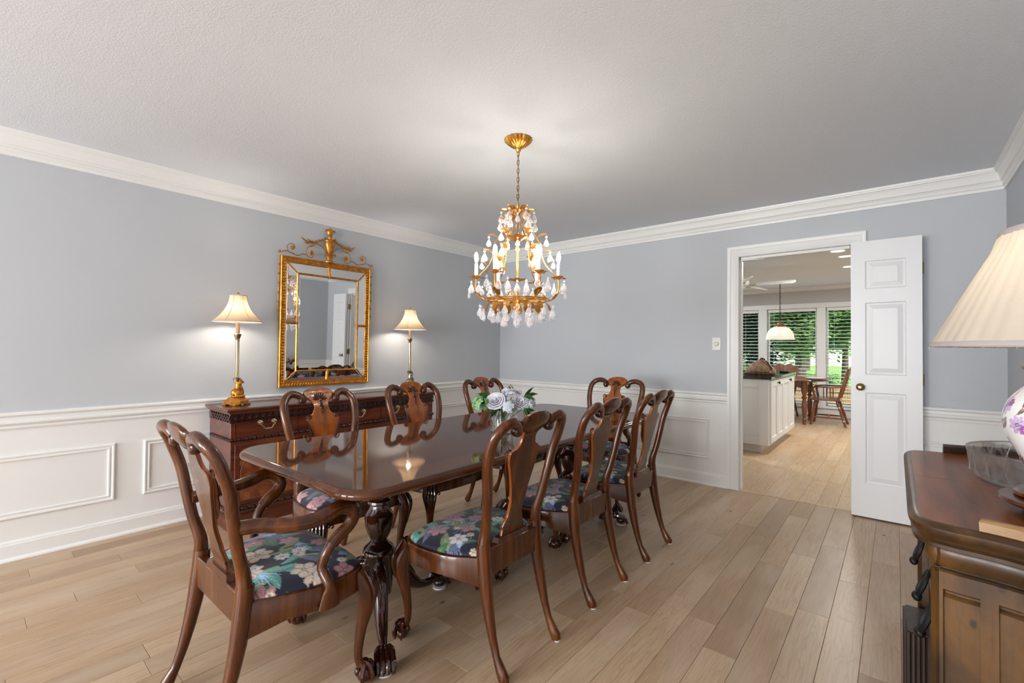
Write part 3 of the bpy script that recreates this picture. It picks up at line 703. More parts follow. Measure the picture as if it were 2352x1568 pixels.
        for k in range(5):
            g = (k-2)*.011; ox, oy = -diry*g*s, dirx*g*s
            pts = cr([(s*(fx-.012)+dirx*.028+ox, .190+diry*.028+oy, .415), (s*fx+dirx*.040+ox*1.5, .208+diry*.034+oy*1.5, .365), (s*(fx+.002)+dirx*.038+ox*1.3, .214+diry*.034+oy*1.3, .315), (s*fx+dirx*.024+ox*.6, .208+diry*.024+oy*.6, .255)], 3)
            b.tube(pts, [.0035+.0035*math.sin(PI*i/(len(pts)-1)) for i in range(len(pts))], 6)
        b.tube([(s*(fx-.048)+s*math.cos(a)*r_, .232+0*a, .343+math.sin(a)*r_) for a, r_ in [(k*.5, .015-.0012*k) for k in range(11)]], .004, 6)
        obj('knee_carving', b, M['chair_dark'], leg)
    if arms:
        for s in (-1, 1):
            P_ = [(wt-.030, -.212, .664), (wt-.004, -.150, .664), (wt+.042, -.060, .652), (wt+.058, .020, .657), (wt+.060, .080, .674), (wt+.058, .125, .664), (wt+.050, .145, .632), (wt+.044, .130, .598), (wt+.042, .095, .574), (wt+.040, .070, .550)]
            q = cr([(s*x, y, z) for x, y, z in P_], 4); L = len(q)
            a_ = obj('armrest', MB().tube(q, [(.0225 if k < L*.65 else .019, .0225+.003*math.sin(PI*k/L)) for k in range(L)], 12), M['chair'], t)
            S_ = [(wt+.040, .070, .553), (wt+.036, .050, .52), (wt+.030, .040, .475), (wf+.016, .048, .43), (wf+.013, .052, .395), (wf+.011, .052, .352)]
            q = cr([(s*x, y, z) for x, y, z in S_], 4); L = len(q)
            obj('arm_support', MB().tube(q, [(.0165 if k < L*.6 else .014, .017+.022*max(0, (k/L-.62)/.38)**.7) for k in range(L)], 12), M['chair'], t)
    return t
SIDE = make_chair(.166, .214, .272, False, 11)
ARM = make_chair(.205, .243, .292, True, 23)
LAB = 'mahogany side chair, navy floral seat, '
CHAIRS = [(SIDE, -1.38, 1.445, PI/2, LAB+'nearest the camera on the right of the table'), (SIDE, -1.385, 2.085, PI/2, LAB+'middle of the three right of the table'), (SIDE, -1.385, 2.70, PI/2, LAB+'right of the table nearest the doorway wall'),
          (SIDE, -2.335, 1.355, -PI/2, LAB+'left of table before the tall mirror'), (SIDE, -2.335, 2.035, -PI/2, LAB+'left of table before the right sideboard lamp'), (SIDE, -2.335, 2.755, -PI/2, LAB+'behind the bouquet by the room corner'),
          (ARM, -1.755, .745, 0, 'mahogany armchair with navy floral seat at the near end of the table'), (ARM, -1.845, 3.33, PI, 'mahogany armchair with carved shell crest at the far end of the table')]
seen = set()
for pr_, x, y, rz, lb in CHAIRS: place(pr_, (x, y, 0), rz, lb, first=pr_.name not in seen); seen.add(pr_.name)

# ------------------------------------------------------------------ dining table
TX0, TX1, TY0, TY1, TZ = -2.335, -1.292, .788, 3.212, .752
tb = thing('dining_table', 'long polished mahogany pedestal dining table with rounded corners', 'table', (0, 0, 0))
EDGE = [(.030, .716), (.012, .717), (.003, .722), (.0, .729), (.0, .736), (.004, .743), (.012, .748), (.014, .7505), (.020, .752), (.023, .752), (.028, .752)]
RC = .135
def end_ring(i, z, ys, yend, sg):
    p = [(TX0+i, ys, z)]; r = RC-i
    for k in range(9):
        a = PI-k*PI/16; p.append((TX0+RC+r*math.cos(a), yend-sg*RC+sg*r*math.sin(a), z))
    for k in range(9):
        a = PI/2-k*PI/16; p.append((TX1-RC+r*math.cos(a), yend-sg*RC+sg*r*math.sin(a), z))
    p.append((TX1-i, ys, z)); return p
S1, S2, g = 1.712, 2.317, .0007
obj('table_top', MB().rings([end_ring(i, z, S1-g, TY0, -1) for i, z in EDGE]), M['tabletop'], tb, ang=30)
obj('table_leaf', MB().rings([[(TX0+i, S1+g, z), (TX1-i, S1+g, z), (TX1-i, S2-g, z), (TX0+i, S2-g, z)] for i, z in EDGE]), M['tabletop'], tb, ang=30)
obj('table_top', MB().rings([end_ring(i, z, S2+g, TY1, 1) for i, z in EDGE]), M['tabletop'], tb, ang=30)
obj('apron', MB().box(TX0+.15, TX1-.15, TY0+.20, TY1-.20, .672, .7165, .004), M['tabletop'], tb, smooth=False)
for (cx, cy_, fl_) in ((-1.79, 1.215, 1), (-1.79, 2.785, -1)):
    fl_f = lambda a, z: 1-.06*abs(math.sin(a*9)) if .13 < z < .2905 else 1
    col = MB().lathe([(.02, .672), (.10, .672), (.10, .655), (.055, .648), (.040, .640), (.038, .54), (.050, .532), (.052, .522), (.040, .514), (.042, .500), (.056, .478), (.060, .470), (.0625, .468), (.0635, .455), (.062, .425), (.052, .390), (.038, .362), (.034, .354), (.040, .347), (.046, .338), (.062, .326), (.069, .314), (.070, .304), (.064, .296), (.062, .290), (.062, .150), (.058, .120), (.040, .105), (.002, .10)], 48, c=(cx, cy_, 0), flute=fl_f)
    pc = obj('pedestal', col, M['tableleg'], tb)
    for k in range(3):
        a = (PI/2+k*2*PI/3) if fl_ > 0 else (-PI/2+k*2*PI/3); dx, dy = math.cos(a), math.sin(a)
        pr2 = [(.030, .245), (.070, .235), (.105, .200), (.145, .145), (.190, .098), (.240, .066), (.290, .054), (.335, .052)]
        q = cr([(cx+dx*r, cy_+dy*r, z) for r, z in pr2], 4); L = len(q)
        rad = [((.026+.012*math.sin(PI*min(1, i/L*1.3)))*(1-.45*i/L), (.036+.016*math.sin(PI*min(1, i/L*1.4)))*(1-.55*i/L)) for i in range(L)]
        lg = obj('pedestal_leg', MB().tube(q, rad, 12, ref=(-dy, dx, 0)), M['tableleg'], tb)
        b = MB()
        for j in range(7):
            pts = []
            for i in range(5, 17, 2):
                p = Vector(q[i]); T = (Vector(q[i+1])-Vector(q[i-1])).normalized(); side = Vector((-dy, dx, 0)); up = T.cross(side); up = -up if up.z < 0 else up
                pts.append(p+up*(rad[i][1]*.97)+side*((j-3)*.0055*(1-.05*(i-5))+.004*math.sin(i*1.7+j)))
            b.tube(pts, [.0028, .0045, .0045, .004, .0035, .002], 5)
        obj('leaf_carving', b, M['tableleg'], lg)
        b = MB(); fc = Vector((cx+dx*.362, cy_+dy*.362, 0))
        b.ell(fc+Vector((0, 0, .030)), (.034, .034, .026), 14, 10)
        for j in range(4):
            o_ = (j-1.5)*.019; sx, sy = -dy*o_, dx*o_
            b.tube(cr([(cx+dx*.318+sx*.6, cy_+dy*.318+sy*.6, .066), (cx+dx*.352+sx, cy_+dy*.352+sy, .060), (cx+dx*.388+sx, cy_+dy*.388+sy, .040), (cx+dx*.403+sx, cy_+dy*.403+sy, .014)], 3), [.012, .0135, .014, .0125, .011, .0125, .013, .0115, .010, .007], 8)
        obj('paw_foot', b, M['tableleg'], lg)
        obj('glide_pad', MB().lathe([(.033, 0), (.034, .005)], 20, c=(fc.x, fc.y, 0)), M['felt'], lg)

# ------------------------------------------------------------------ sideboard
def wpart(name, mb, mats, t, **k):
    """part whose mesh is written in room coordinates"""
    o = obj(name, mb, mats, t, **k); o.location = -Vector(t.location); return o
SBX, SY0, SY1, STZ = -3.40, 1.150, 2.885, .800
sb = thing('sideboard', 'long low mahogany sideboard with brass bail pulls under the gilded mirror', 'sideboard', (-3.6, 2.02, 0))
b = MB()
prof = [(0, .762), (.010, .764), (.014, .772), (.024, .778), (.030, .784), (.031, .792), (.027, .800), (.022, .800), (.016, .800)]
b.rings([[(XL+.03, SY0-i, z), (SBX+i, SY0-i, z), (SBX+i, SY1+i, z), (XL+.03, SY1+i, z)] for i, z in prof])
wpart('worktop', b, M['side'], sb, ang=25)
wpart('carcass', MB().box(XL+.034, SBX, SY0, SY1, .10, .765, .002), M['side'], sb, smooth=False)
b = MB()
for z0, z1, d in ((0, .075, .022), (.075, .085, .016), (.085, .108, .006)): b.box(XL+.034, SBX+d, SY0-d, SY1+d, z0, z1)
wpart('plinth', b, M['side'], sb, smooth=False)
def beads(z, d, r):
    b = MB(); y = SY0
    while y < SY1:
        b.ell((SBX+d, y, z), (r, .017, r), 8, 6); b.ell((SBX+d, y+.021, z), (r*.8, .0035, r), 6, 6); b.ell((SBX+d, y+.028, z), (r*.8, .0035, r), 6, 6); y += .049
    x = SBX
    while x > XL+.05: b.ell((x, SY0-d, z), (.017, r, r), 8, 6); b.ell((x-.024, SY0-d, z), (.004, r*.8, r), 6, 6); x -= .049
    b.box(XL+.034, SBX+d*.6, SY0-d*.6, SY1+d*.6, z-r-.004, z-r+.002); return b
for z in (.588, .118): wpart('bead_moulding', beads(z, .005, .0105), M['side_dark'], sb)
b = MB().box(XL+.034, SBX+.004, SY0-.004, SY1+.004, .700, .764)
y = SY0
while y < SY1-.02:
    for s in (1, -1):
        b.M = Matrix.Translation((SBX+.006, y+.022, .731)) @ Matrix.Rotation(s*math.radians(52), 4, 'X'); b.box(-.003, .004, -.0042, .0042, -.036, .036)
    b.M = None; b.ell((SBX+.009, y+.022, .731), .006, 6, 4); y += .0445
x = SBX-.02
while x > XL+.06:
    for s in (1, -1):
        b.M = Matrix.Translation((x, SY0-.006, .731)) @ Matrix.Rotation(s*math.radians(52), 4, 'Y'); b.box(-.0042, .0042, -.003, .003, -.036, .036)
    b.M = None; x -= .0445
wpart('fret_carving', b, M['side_dark'], sb, smooth=False)
def bail(y, z, parent, h=.046):
    b = MB()
    for s in (-1, 1):
        b.M = Matrix.Translation((SBX+.008, y+s*h, z+.012)) @ Matrix.Rotation(PI/2, 4, 'Y')
        b.lathe([(.002, 0), (.017, 0), (.0175, .003), (.012, .005), (.010, .012), (.0135, .016), (.013, .022), (.007, .026), (.001, .027)], 14)
    b.M = None
    q = cr([(SBX+.028, y-h, z+.012), (SBX+.032, y-h*1.02, z-.004), (SBX+.033, y-h*.72, z-.013), (SBX+.033, y-h*.62, z-.026), (SBX+.033, y-h*.3, z-.033), (SBX+.033, y, z-.031), (SBX+.033, y+h*.3, z-.033), (SBX+.033, y+h*.62, z-.026), (SBX+.033, y+h*.72, z-.013), (SBX+.032, y+h*1.02, z-.004), (SBX+.028, y+h, z+.012)], 3)
    b.tube(q, [.0032+.0018*math.sin(PI*i/(len(q)-1)) for i in range(len(q))], 7); return obj('bail_handle', b, M['brass_pale'], parent)
for a, c, hs in ((1.175, 1.585, (1.376,)), (1.66, 2.295, (1.77, 2.09)), (2.325, 2.545, (2.43,)), (2.575, 2.86, (2.70,))):
    b = MB().box(SBX-.01, SBX+.004, a, c, .602, .694, .002); e = .005
    for (p, q, r, s) in ((a-e, a, .602-e, .694+e), (c, c+e, .602-e, .694+e), (a, c, .602-e, .602), (a, c, .694, .694+e)): b.box(SBX-.01, SBX+.007, p, q, r, s)
    d = wpart('drawer', b, M['side'], sb, smooth=False)
    for h in hs: bail(h, .678, d)
for a, c in ((1.175, 1.60), (1.64, 2.005), (2.035, 2.40), (2.44, 2.865)):
    b = MB().box(SBX-.01, SBX+.003, a, c, .145, .555, .002); e = .006
    for (p, q, r, s) in ((a, a+.03, .145, .555), (c-.03, c, .145, .555), (a+.03, c-.03, .145, .175), (a+.03, c-.03, .525, .555)): b.box(SBX, SBX+.008, p, q, r, s, .002)
    d = wpart('cupboard_door', b, M['side'], sb, smooth=False)
    obj('veneer_panel', MB().box(SBX, SBX+.0045, a+.03, c-.03, .175, .525), M['crotch'], d, smooth=False)
    m_ = (a+c)/2; el = [(SBX+.005, m_+(c-a-.075)/2*math.cos(t_), .35+.165*math.sin(t_)) for t_ in np.linspace(0, 2*PI, 49)[:-1]]
    obj('inlay_line', MB().tube(el, .0016, 5, closed=True), M['kwood'], d)

# ------------------------------------------------------------------ gilded wall mirror
mr = thing('wall_mirror', 'tall gilded wall mirror with an urn crest hanging above the sideboard', 'mirror', (XL, 2.035, 1.42))
Y0, Y1, Z0, Z1 = 1.628, 2.446, .884, 1.956
def rect_ring(x, i): return [(x, Y0+i, Z0+i), (x, Y1-i, Z0+i), (x, Y1-i, Z1-i), (x, Y0+i, Z1-i)]
def rect_sweep(prof):
    b = MB(); k = len(prof); rr = [rect_ring(XL+h, i) for i, h in prof]
    vs = [rr[j][c] for c in range(4) for j in range(k)]
    return b.add(vs, [(c*k+j, c*k+j+1, ((c+1) % 4)*k+j+1, ((c+1) % 4)*k+j) for c in range(4) for j in range(k-1)])
wpart('outer_frame', rect_sweep([(0, 0), (0, .026), (.004, .032), (.010, .034), (.014, .029), (.020, .027), (.034, .027), (.040, .031), (.046, .029), (.050, .020), (.050, .004)]), M['gold'], mr, ang=30)
b = MB(); i = .027
def rope(p, q):
    L = math.dist(p, q); k = int(L/.0235)
    for j in range(k):
        t_ = (j+.5)/k; c = [p[m_]+(q[m_]-p[m_])*t_ for m_ in range(3)]; horiz = abs(q[1]-p[1]) > abs(q[2]-p[2])
        b.ell(c, (.0055, .0145, .0060), 8, 6, rot=(math.radians(38 if horiz else 128), 0, 0))
cs = rect_ring(XL+.030, i)
for j in range(4): rope(cs[j], cs[(j+1) % 4])
wpart('rope_carving', b, M['gold'], mr)
# sloping mirror margins and the centre plate
IN, IX, OX = .135, XL+.0335, XL+.0225
ro, ri = rect_ring(OX, .049), rect_ring(IX, IN); mz, my = 1.412, 2.037
def lerp(p, q, t_): return tuple(p[k]+(q[k]-p[k])*t_ for k in range(3))
for j in range(4):
    o0, o1, i0, i1 = ro[j], ro[(j+1) % 4], ri[j], ri[(j+1) % 4]
    for (a, c) in ((0, .497), (.503, 1)):
        P4 = [lerp(o0, o1, a), lerp(o0, o1, c), lerp(i0, i1, c), lerp(i0, i1, a)]; cen = np.mean(P4, 0)
        P3 = [tuple(cen+(np.array(p)-cen)*.90+np.array([.002, 0, 0])) for p in P4]
        wpart('margin_plate', MB().rings([[(p[0]-.004, p[1], p[2]) for p in P4], P4, P3]), M['mirror'], mr, smooth=False)
cy0 = [(XL+.034, Y0+IN, Z0+IN), (XL+.034, Y1-IN, Z0+IN), (XL+.034, Y1-IN, Z1-IN), (XL+.034, Y0+IN, Z1-IN)]
e = .022
wpart('centre_plate', MB().rings([[(XL+.010, Y0+IN, Z0+IN), (XL+.010, Y1-IN, Z0+IN), (XL+.010, Y1-IN, Z1-IN), (XL+.010, Y0+IN, Z1-IN)], [(XL+.0315, Y0+IN, Z0+IN), (XL+.0315, Y1-IN, Z0+IN), (XL+.0315, Y1-IN, Z1-IN), (XL+.0315, Y0+IN, Z1-IN)], [(XL+.034, Y0+IN+e, Z0+IN+e), (XL+.034, Y1-IN-e, Z0+IN+e), (XL+.034, Y1-IN-e, Z1-IN-e), (XL+.034, Y0+IN+e, Z1-IN-e)]]), M['mirror'], mr, smooth=False)
wpart('inner_frame', rect_sweep([(IN-.010, .026), (IN-.010, .036), (IN-.004, .042), (IN+.002, .040), (IN+.006, .034)]), M['gold'], mr, ang=40)
b = MB()
for j in range(4): b.tube([ro[j], ri[j]], .0065, 8)
b.tube([(XL+.03, my, Z0+.05), (XL+.040, my, Z0+IN)], .009, 8).tube([(XL+.03, my, Z1-.05), (XL+.040, my, Z1-IN)], .009, 8)
b.tube([(XL+.03, Y0+.05, mz), (XL+.040, Y0+IN, mz)], .009, 8).tube([(XL+.03, Y1-.05, mz), (XL+.040, Y1-IN, mz)], .009, 8)
for p in ((my, Z0+IN-.004), (my, Z1-IN+.004), (Y0+IN-.004, mz), (Y1-IN+.004, mz)): b.ell((XL+.042, *p), .012, 8, 6)
wpart('divider_bars', b, M['gold'], mr, kind='stuff')
b = MB(); b.M = Matrix.Translation((XL+.028, my, 1.950)) @ Matrix.Diagonal((.75, 1.0, 1, 1))
b.lathe([(.002, 0), (.040, .0), (.040, .010), (.026, .014), (.020, .024), (.026, .040), (.031, .052), (.022, .060), (.017, .070), (.022, .078), (.019, .084), (.026, .100), (.038, .135), (.044, .165), (.041, .176), (.046, .182), (.046, .188), (.030, .193), (.018, .200), (.016, .222), (.022, .230), (.018, .238), (.026, .252), (.030, .268), (.022, .288), (.010, .300), (.001, .304)], 28)
b.M = None
for s in (-1, 1):
    for (z, r0, off) in ((2.012, .018, .040), (2.150, .015, .044), (2.222, .013, .036)):
        b.tube([(XL+.034, my+s*(off+math.cos(a)*r_), z+math.sin(a)*r_) for a, r_ in [(PI-k*.5, r0-.0011*k) for k in range(12)]], [.006-.0003*k for k in range(12)], 6)
    b.tube(cr([(XL+.034, my+s*.012, 2.14), (XL+.040, my+s*.025, 2.105), (XL+.034, my+s*.04, 2.135)], 4), .005, 6)
wpart('urn_crest', b, M['gold'], mr)
def rosette(b, y, z, r=.022):
    for k in range(6): b.ell((XL+.022, y+r*.6*math.cos(k*PI/3), z+r*.6*math.sin(k*PI/3)), (.006, r*.42, r*.42), 8, 6)
    b.ell((XL+.028, y, z), (.006, r*.3, r*.3), 8, 6)
for s in (-1, 1):
    f = lambda dy, z: (XL+.022, my+s*dy, z); b = MB()
    q = cr([f(.02, 2.03), f(.06, 2.075), f(.11, 2.098), f(.155, 2.096)], 5); b.tube(q, [.005-.00015*k for k in range(len(q))], 6)
    q = cr([f(.035, 2.155), f(.075, 2.128), f(.115, 2.108), f(.165, 2.100)], 5); b.tube(q, .0042, 6)
    for k in range(9): b.ell(f(.045+.013*k, 2.147-.0052*k+.004*(-1)**k), (.006, .008, .006), 7, 5)
    for (y0_, z0_, y1_, z1_) in ((.13, 2.10, .20, 2.128), (.15, 2.098, .235, 2.116), (.165, 2.096, .252, 2.132), (.14, 2.092, .172, 2.062), (.17, 2.10, .222, 2.092)):
        q = cr([f(y0_, z0_), f((y0_+y1_)/2, (z0_+z1_)/2-.008), f(y1_, z1_)], 5); L = len(q)
        b.tube(q, [.0065*math.sin(PI*min(1, .25+.8*i/L))+.0008 for i in range(L)], 6)
    wpart('wheat_spray', b, M['gold'], mr)
    b = MB()
    q = cr([f(.130, 2.085), f(.185, 2.060), f(.205, 2.015), f(.190, 1.978), f(.155, 1.974), f(.138, 2.000), f(.155, 2.022)], 5); b.tube(q, .0034, 6); rosette(b, my+s*.158, 2.012, .022)
    q = cr([f(.200, 1.990), f(.235, 1.992), f(.275, 1.972), f(.325, 1.985), f(.372, 1.998), f(.41, 1.978)], 5); b.tube(q, [.003+.002*math.sin(k*1.3)**2 for k in range(len(q))], 6)
    q = cr([f(.350, 1.990), f(.362, 2.035), f(.335, 2.062), f(.302, 2.050), f(.300, 2.024)], 5); b.tube(q, .003, 6); rosette(b, my+s*.318, 2.030, .019)
    wpart('scroll_spray', b, M['gold'], mr)
    b = MB(); ye = my+s*(.409+.014); b.ell((XL+.022, ye, 1.985), .012, 8, 6); b.tube([(XL+.02, ye, 1.98), (XL+.016, ye, 1.50)], .0018, 5)
    for k in range(6): b.ell((XL+.019, ye, 1.88-.075*k), (.0085, .0085, .0085), 8, 6)
    wpart('bead_drop', b, M['gold'], mr)

# ------------------------------------------------------------------ the two buffet lamps
def lion_mesh():
    b = MB(); b.ell((0, -.004, .034), (.026, .034, .030), 14, 10, (math.radians(-10), 0, 0)); b.ell((0, .010, .070), (.021, .021, .036), 14, 10, (math.radians(14), 0, 0))
    for s in (-1, 1):
        b.ell((s*.024, .000, .024), (.014, .028, .023), 10, 8); b.ell((s*.026, .026, .008), (.010, .018, .008), 8, 6)
        b.tube([(s*.015, .020, .075), (s*.017, .032, .045), (s*.015, .036, .012)], [.010, .0085, .0075], 8); b.ell((s*.015, .043, .007), (.0085, .012, .007), 8, 6)
        b.ell((s*.016, .020, .125), (.005, .004, .006), 6, 5)
    b.ell((0, .012, .106), (.025, .023, .027), 14, 10); b.ell((0, .024, .111), (.017, .018, .018), 12, 8); b.ell((0, .040, .105), (.010, .012, .009), 10, 8)
    b.ell((0, .012, .088), (.022, .019, .022), 12, 8)
    for k in range(7): a = k*.9-2.7; b.ell((.022*math.sin(a), .012+.004*math.cos(k), .106+.024*math.cos(a)), (.009, .010, .010), 6, 5)
    b.tube(cr([(0, -.035, .012), (.022, -.036, .008), (.038, -.015, .007), (.042, .012, .008)], 4), [.006]*13, 6); b.ell((.042, .016, .009), .008, 6, 5)
    return remesh(b, 'lion_figure', .0030, 2)
LION = lion_mesh(); LION.materials.append(M['gold'])
def buffet_lamp(loc, label, metal, first):
    t = thing('buffet_lamp', label, 'table lamp', loc, 0, 'lion buffet lamps on the sideboard')
    b = MB(); oc = lambda r, z: [(r*math.cos(a), r*math.sin(a), z) for a in (PI/8+k*PI/4 for k in range(8))]
    b.rings([oc(.078, .012), oc(.080, .030), oc(.076, .036), oc(.060, .044), oc(.056, .052), oc(.044, .056)])
    for k in range(4): b.box(.046*(1 if k < 2 else -1)-.018, .046*(1 if k < 2 else -1)+.018, .046*(1 if k % 2 else -1)-.018, .046*(1 if k % 2 else -1)+.018, 0, .014, .003)
    obj('lamp_base', b, M['gold'], t, rot=(0, 0, .35), ang=25)
    li = obj('lion_figure', LION, None, t, loc=(0, 0, .054), rot=(0, 0, .2)); li.scale = (1.02, 1.02, 1.0)
    if metal is not M['gold']: li.data = LION.copy(); li.data.materials.clear(); li.data.materials.append(metal)
    b = MB().lathe([(.004, .160), (.020, .162), (.024, .186), (.026, .190), (.016, .194), (.0125, .20), (.0115, .46), (.014, .463), (.0125, .468), (.019, .482), (.023, .495), (.025, .500), (.025, .504), (.010, .506), (.010, .51)], 20, flute=lambda a, z: 1+.05*math.cos(a*10) if .2 < z < .47 else 1)
    obj('column', b, M['brass_pale'], t)
    obj('candle_sleeve', MB().lathe([(.012, .508), (.013, .51), (.0125, .575), (.016, .578), (.016, .590), (.004, .592)], 16), M['shade'], t)
    prof = []
    for k in range(13):
        q = k/12; prof.append((.157-.104*(1-(1-q)**2.0)**.95 if True else 0, .592+.185*q))
    b = MB(); nseg = 48; hexm = lambda a: 1-.035*(1-abs(math.cos(a*3)))
    b.lathe(prof, nseg, flute=lambda a, z: hexm(a), cap=False); obj('lamp_shade', b, M['shade'], t)
    tr = MB()
    for k in range(6):
        a = k*PI/3+.2; tr.tube([((r*hexm(a)+.001)*math.cos(a), (r*hexm(a)+.001)*math.sin(a), z) for r, z in prof], .0016, 5)
    for r, z in (prof[0], prof[-1]): tr.tube([((r*hexm(a))*math.cos(a), r*hexm(a)*math.sin(a), z) for a in np.linspace(0, 2*PI, 49)[:-1]], .0032, 6, closed=True)
    obj('shade_trim', tr, M['shade_trim'], t)
    b = MB().lathe([(.001, .772), (.006, .774), (.003, .780), (.009, .786), (.010, .792), (.006, .798), (.001, .800)], 12)
    for k in range(3): a = k*2*PI/3; b.tube([(0, 0, .774), (.051*math.cos(a), .051*math.sin(a), .776)], .0015, 5)
    b.tube([(0, 0, .59), (.035, 0, .64), (.035, 0, .72), (0, 0, .774)], .0015, 5).tube([(0, 0, .59), (-.035, 0, .64), (-.035, 0, .72), (0, 0, .774)], .0015, 5)
    obj('finial', b, M['brass'], t)
    obj('bulb', MB().ell((0, 0, .655), (.020, .020, .030), 12, 8), M['bulb'], t)
    light('lamp_bulb', 'POINT', (loc[0], loc[1], loc[2]+.655), 9.0, (1, .91, .78), radius=.032)
    return t
LP = {}
buffet_lamp((-3.60, 1.252, .8002), 'buffet lamp with a golden lion on the left end of the sideboard', M['gold'], True)
buffet_lamp((-3.60, 2.765, .8002), 'buffet lamp with a silvery lion right of the mirror behind a chair back', M['silver'], False)

# ------------------------------------------------------------------ chandelier
CX, CY = -1.664, 2.030
ch = thing('chandelier', 'gilded leaf chandelier with crystal drops and six candle bulbs over the table', 'chandelier', (CX, CY, 0))
b = MB().lathe([(.016, CZ-.056), (.020, CZ-.050), (.034, CZ-.044), (.056, CZ-.026), (.070, CZ-.010), (.074, CZ-.004), (.070, CZ-.001)], 96, flute=lambda a, z: 1+.13*abs(math.cos(a*9)) if z > CZ-.048 else 1)
b.lathe([(.006, CZ-.075), (.012, CZ-.072), (.016, CZ-.058), (.016, CZ-.052)], 16); obj('canopy', b, M['giltmetal'], ch)
lk = MB().tube([(.0062*math.cos(a), 0, .0125*math.sin(a)+(.004 if math.sin(a) > 0 else -.004)) for a in np.linspace(0, 2*PI, 17)[:-1]], .0019, 6, ref=(0, 1, 0), closed=True).mesh('chain_link'); lk.materials.append(M['brass'])
z = CZ-.084; k = 0
while z > 2.05: obj('chain_link', lk, None, ch, loc=(0, 0, z), rot=(0, 0, k*PI/2+.4)); z -= .0245; k += 1
obj('cord', MB().tube([(.004*math.sin(q*4), .003*math.cos(q*5), 2.03+(CZ-2.09)*q/11) for q in range(12)], .0016, 5), M['brass'], ch)
obj('centre_rod', MB().lathe([(.002, 2.052), (.008, 2.050), (.009, 2.03), (.006, 2.02), (.0065, 1.86), (.012, 1.85), (.012, 1.84), (.0065, 1.83), (.0065, 1.60), (.010, 1.59), (.0075, 1.57), (.0075, 1.50), (.018, 1.495), (.022, 1.485), (.014, 1.470), (.004, 1.455), (.001, 1.45)], 14), M['giltmetal'], ch)
def leaf_mesh(L, W, curl):
    def f(u, v):
        x = (u-.5)*2; wd = W*math.sin(PI*min(1, v*.86+.12))**.8*(1+.12*math.cos(v*22)); a = curl*v*v
        return (x*wd, -L*(math.sin(curl*v)/max(curl, .1)) * .55*v - .006*(1-x*x)*math.sin(PI*v), L*v*(1-.35*v*curl/2))
    m = MB().grid(f, 5, 7).mesh('gilt_leaf', True, 80); m.materials.append(M['giltmetal']); return m
LF = [leaf_mesh(.066, .018, 1.7), leaf_mesh(.085, .022, 2.0), leaf_mesh(.048, .015, 1.4)]
for m_ in LF: pass
def drop_mesh(L, R):
    b = MB().lathe([(.0008, 0), (R*.30, -.10*L), (R*.62, -.30*L), (R*.95, -.58*L), (R, -.72*L), (R*.80, -.88*L), (R*.4, -.98*L), (.0008, -L)], 8)
    b.ell((0, 0, .009), (.0068, .0068, .0068), 8, 6); b.tube([(0, 0, .0), (0, 0, .024)], .0007, 4); m = b.mesh('crystal_drop', False); m.materials.append(M['crystal']); return m
DR = [drop_mesh(.050, .0175), drop_mesh(.040, .0145), drop_mesh(.056, .0185), drop_mesh(.044, .0095)]
mr.rotation_euler = (0, .0165, 0); mr.location.x += .0095
A0 = math.atan2(-CY, -CX)+PI/6
rr_ = random.Random(4)
def leaf(a, r, z, tilt, k=0, sc_=1.0, yaw=0):
    o = obj('gilt_leaf', LF[k], None, ch, loc=(r*math.cos(a), r*math.sin(a), z), rot=(tilt, 0, a+PI/2+yaw)); o.scale = (sc_,)*3; return o
def drop(a, r, z, k=0, sc_=1.0):
    o = obj('crystal_drop', DR[k], None, ch, loc=(r*math.cos(a), r*math.sin(a), z-.024*sc_), rot=(0, 0, rr_.uniform(0, 3))); o.scale = (sc_,)*3
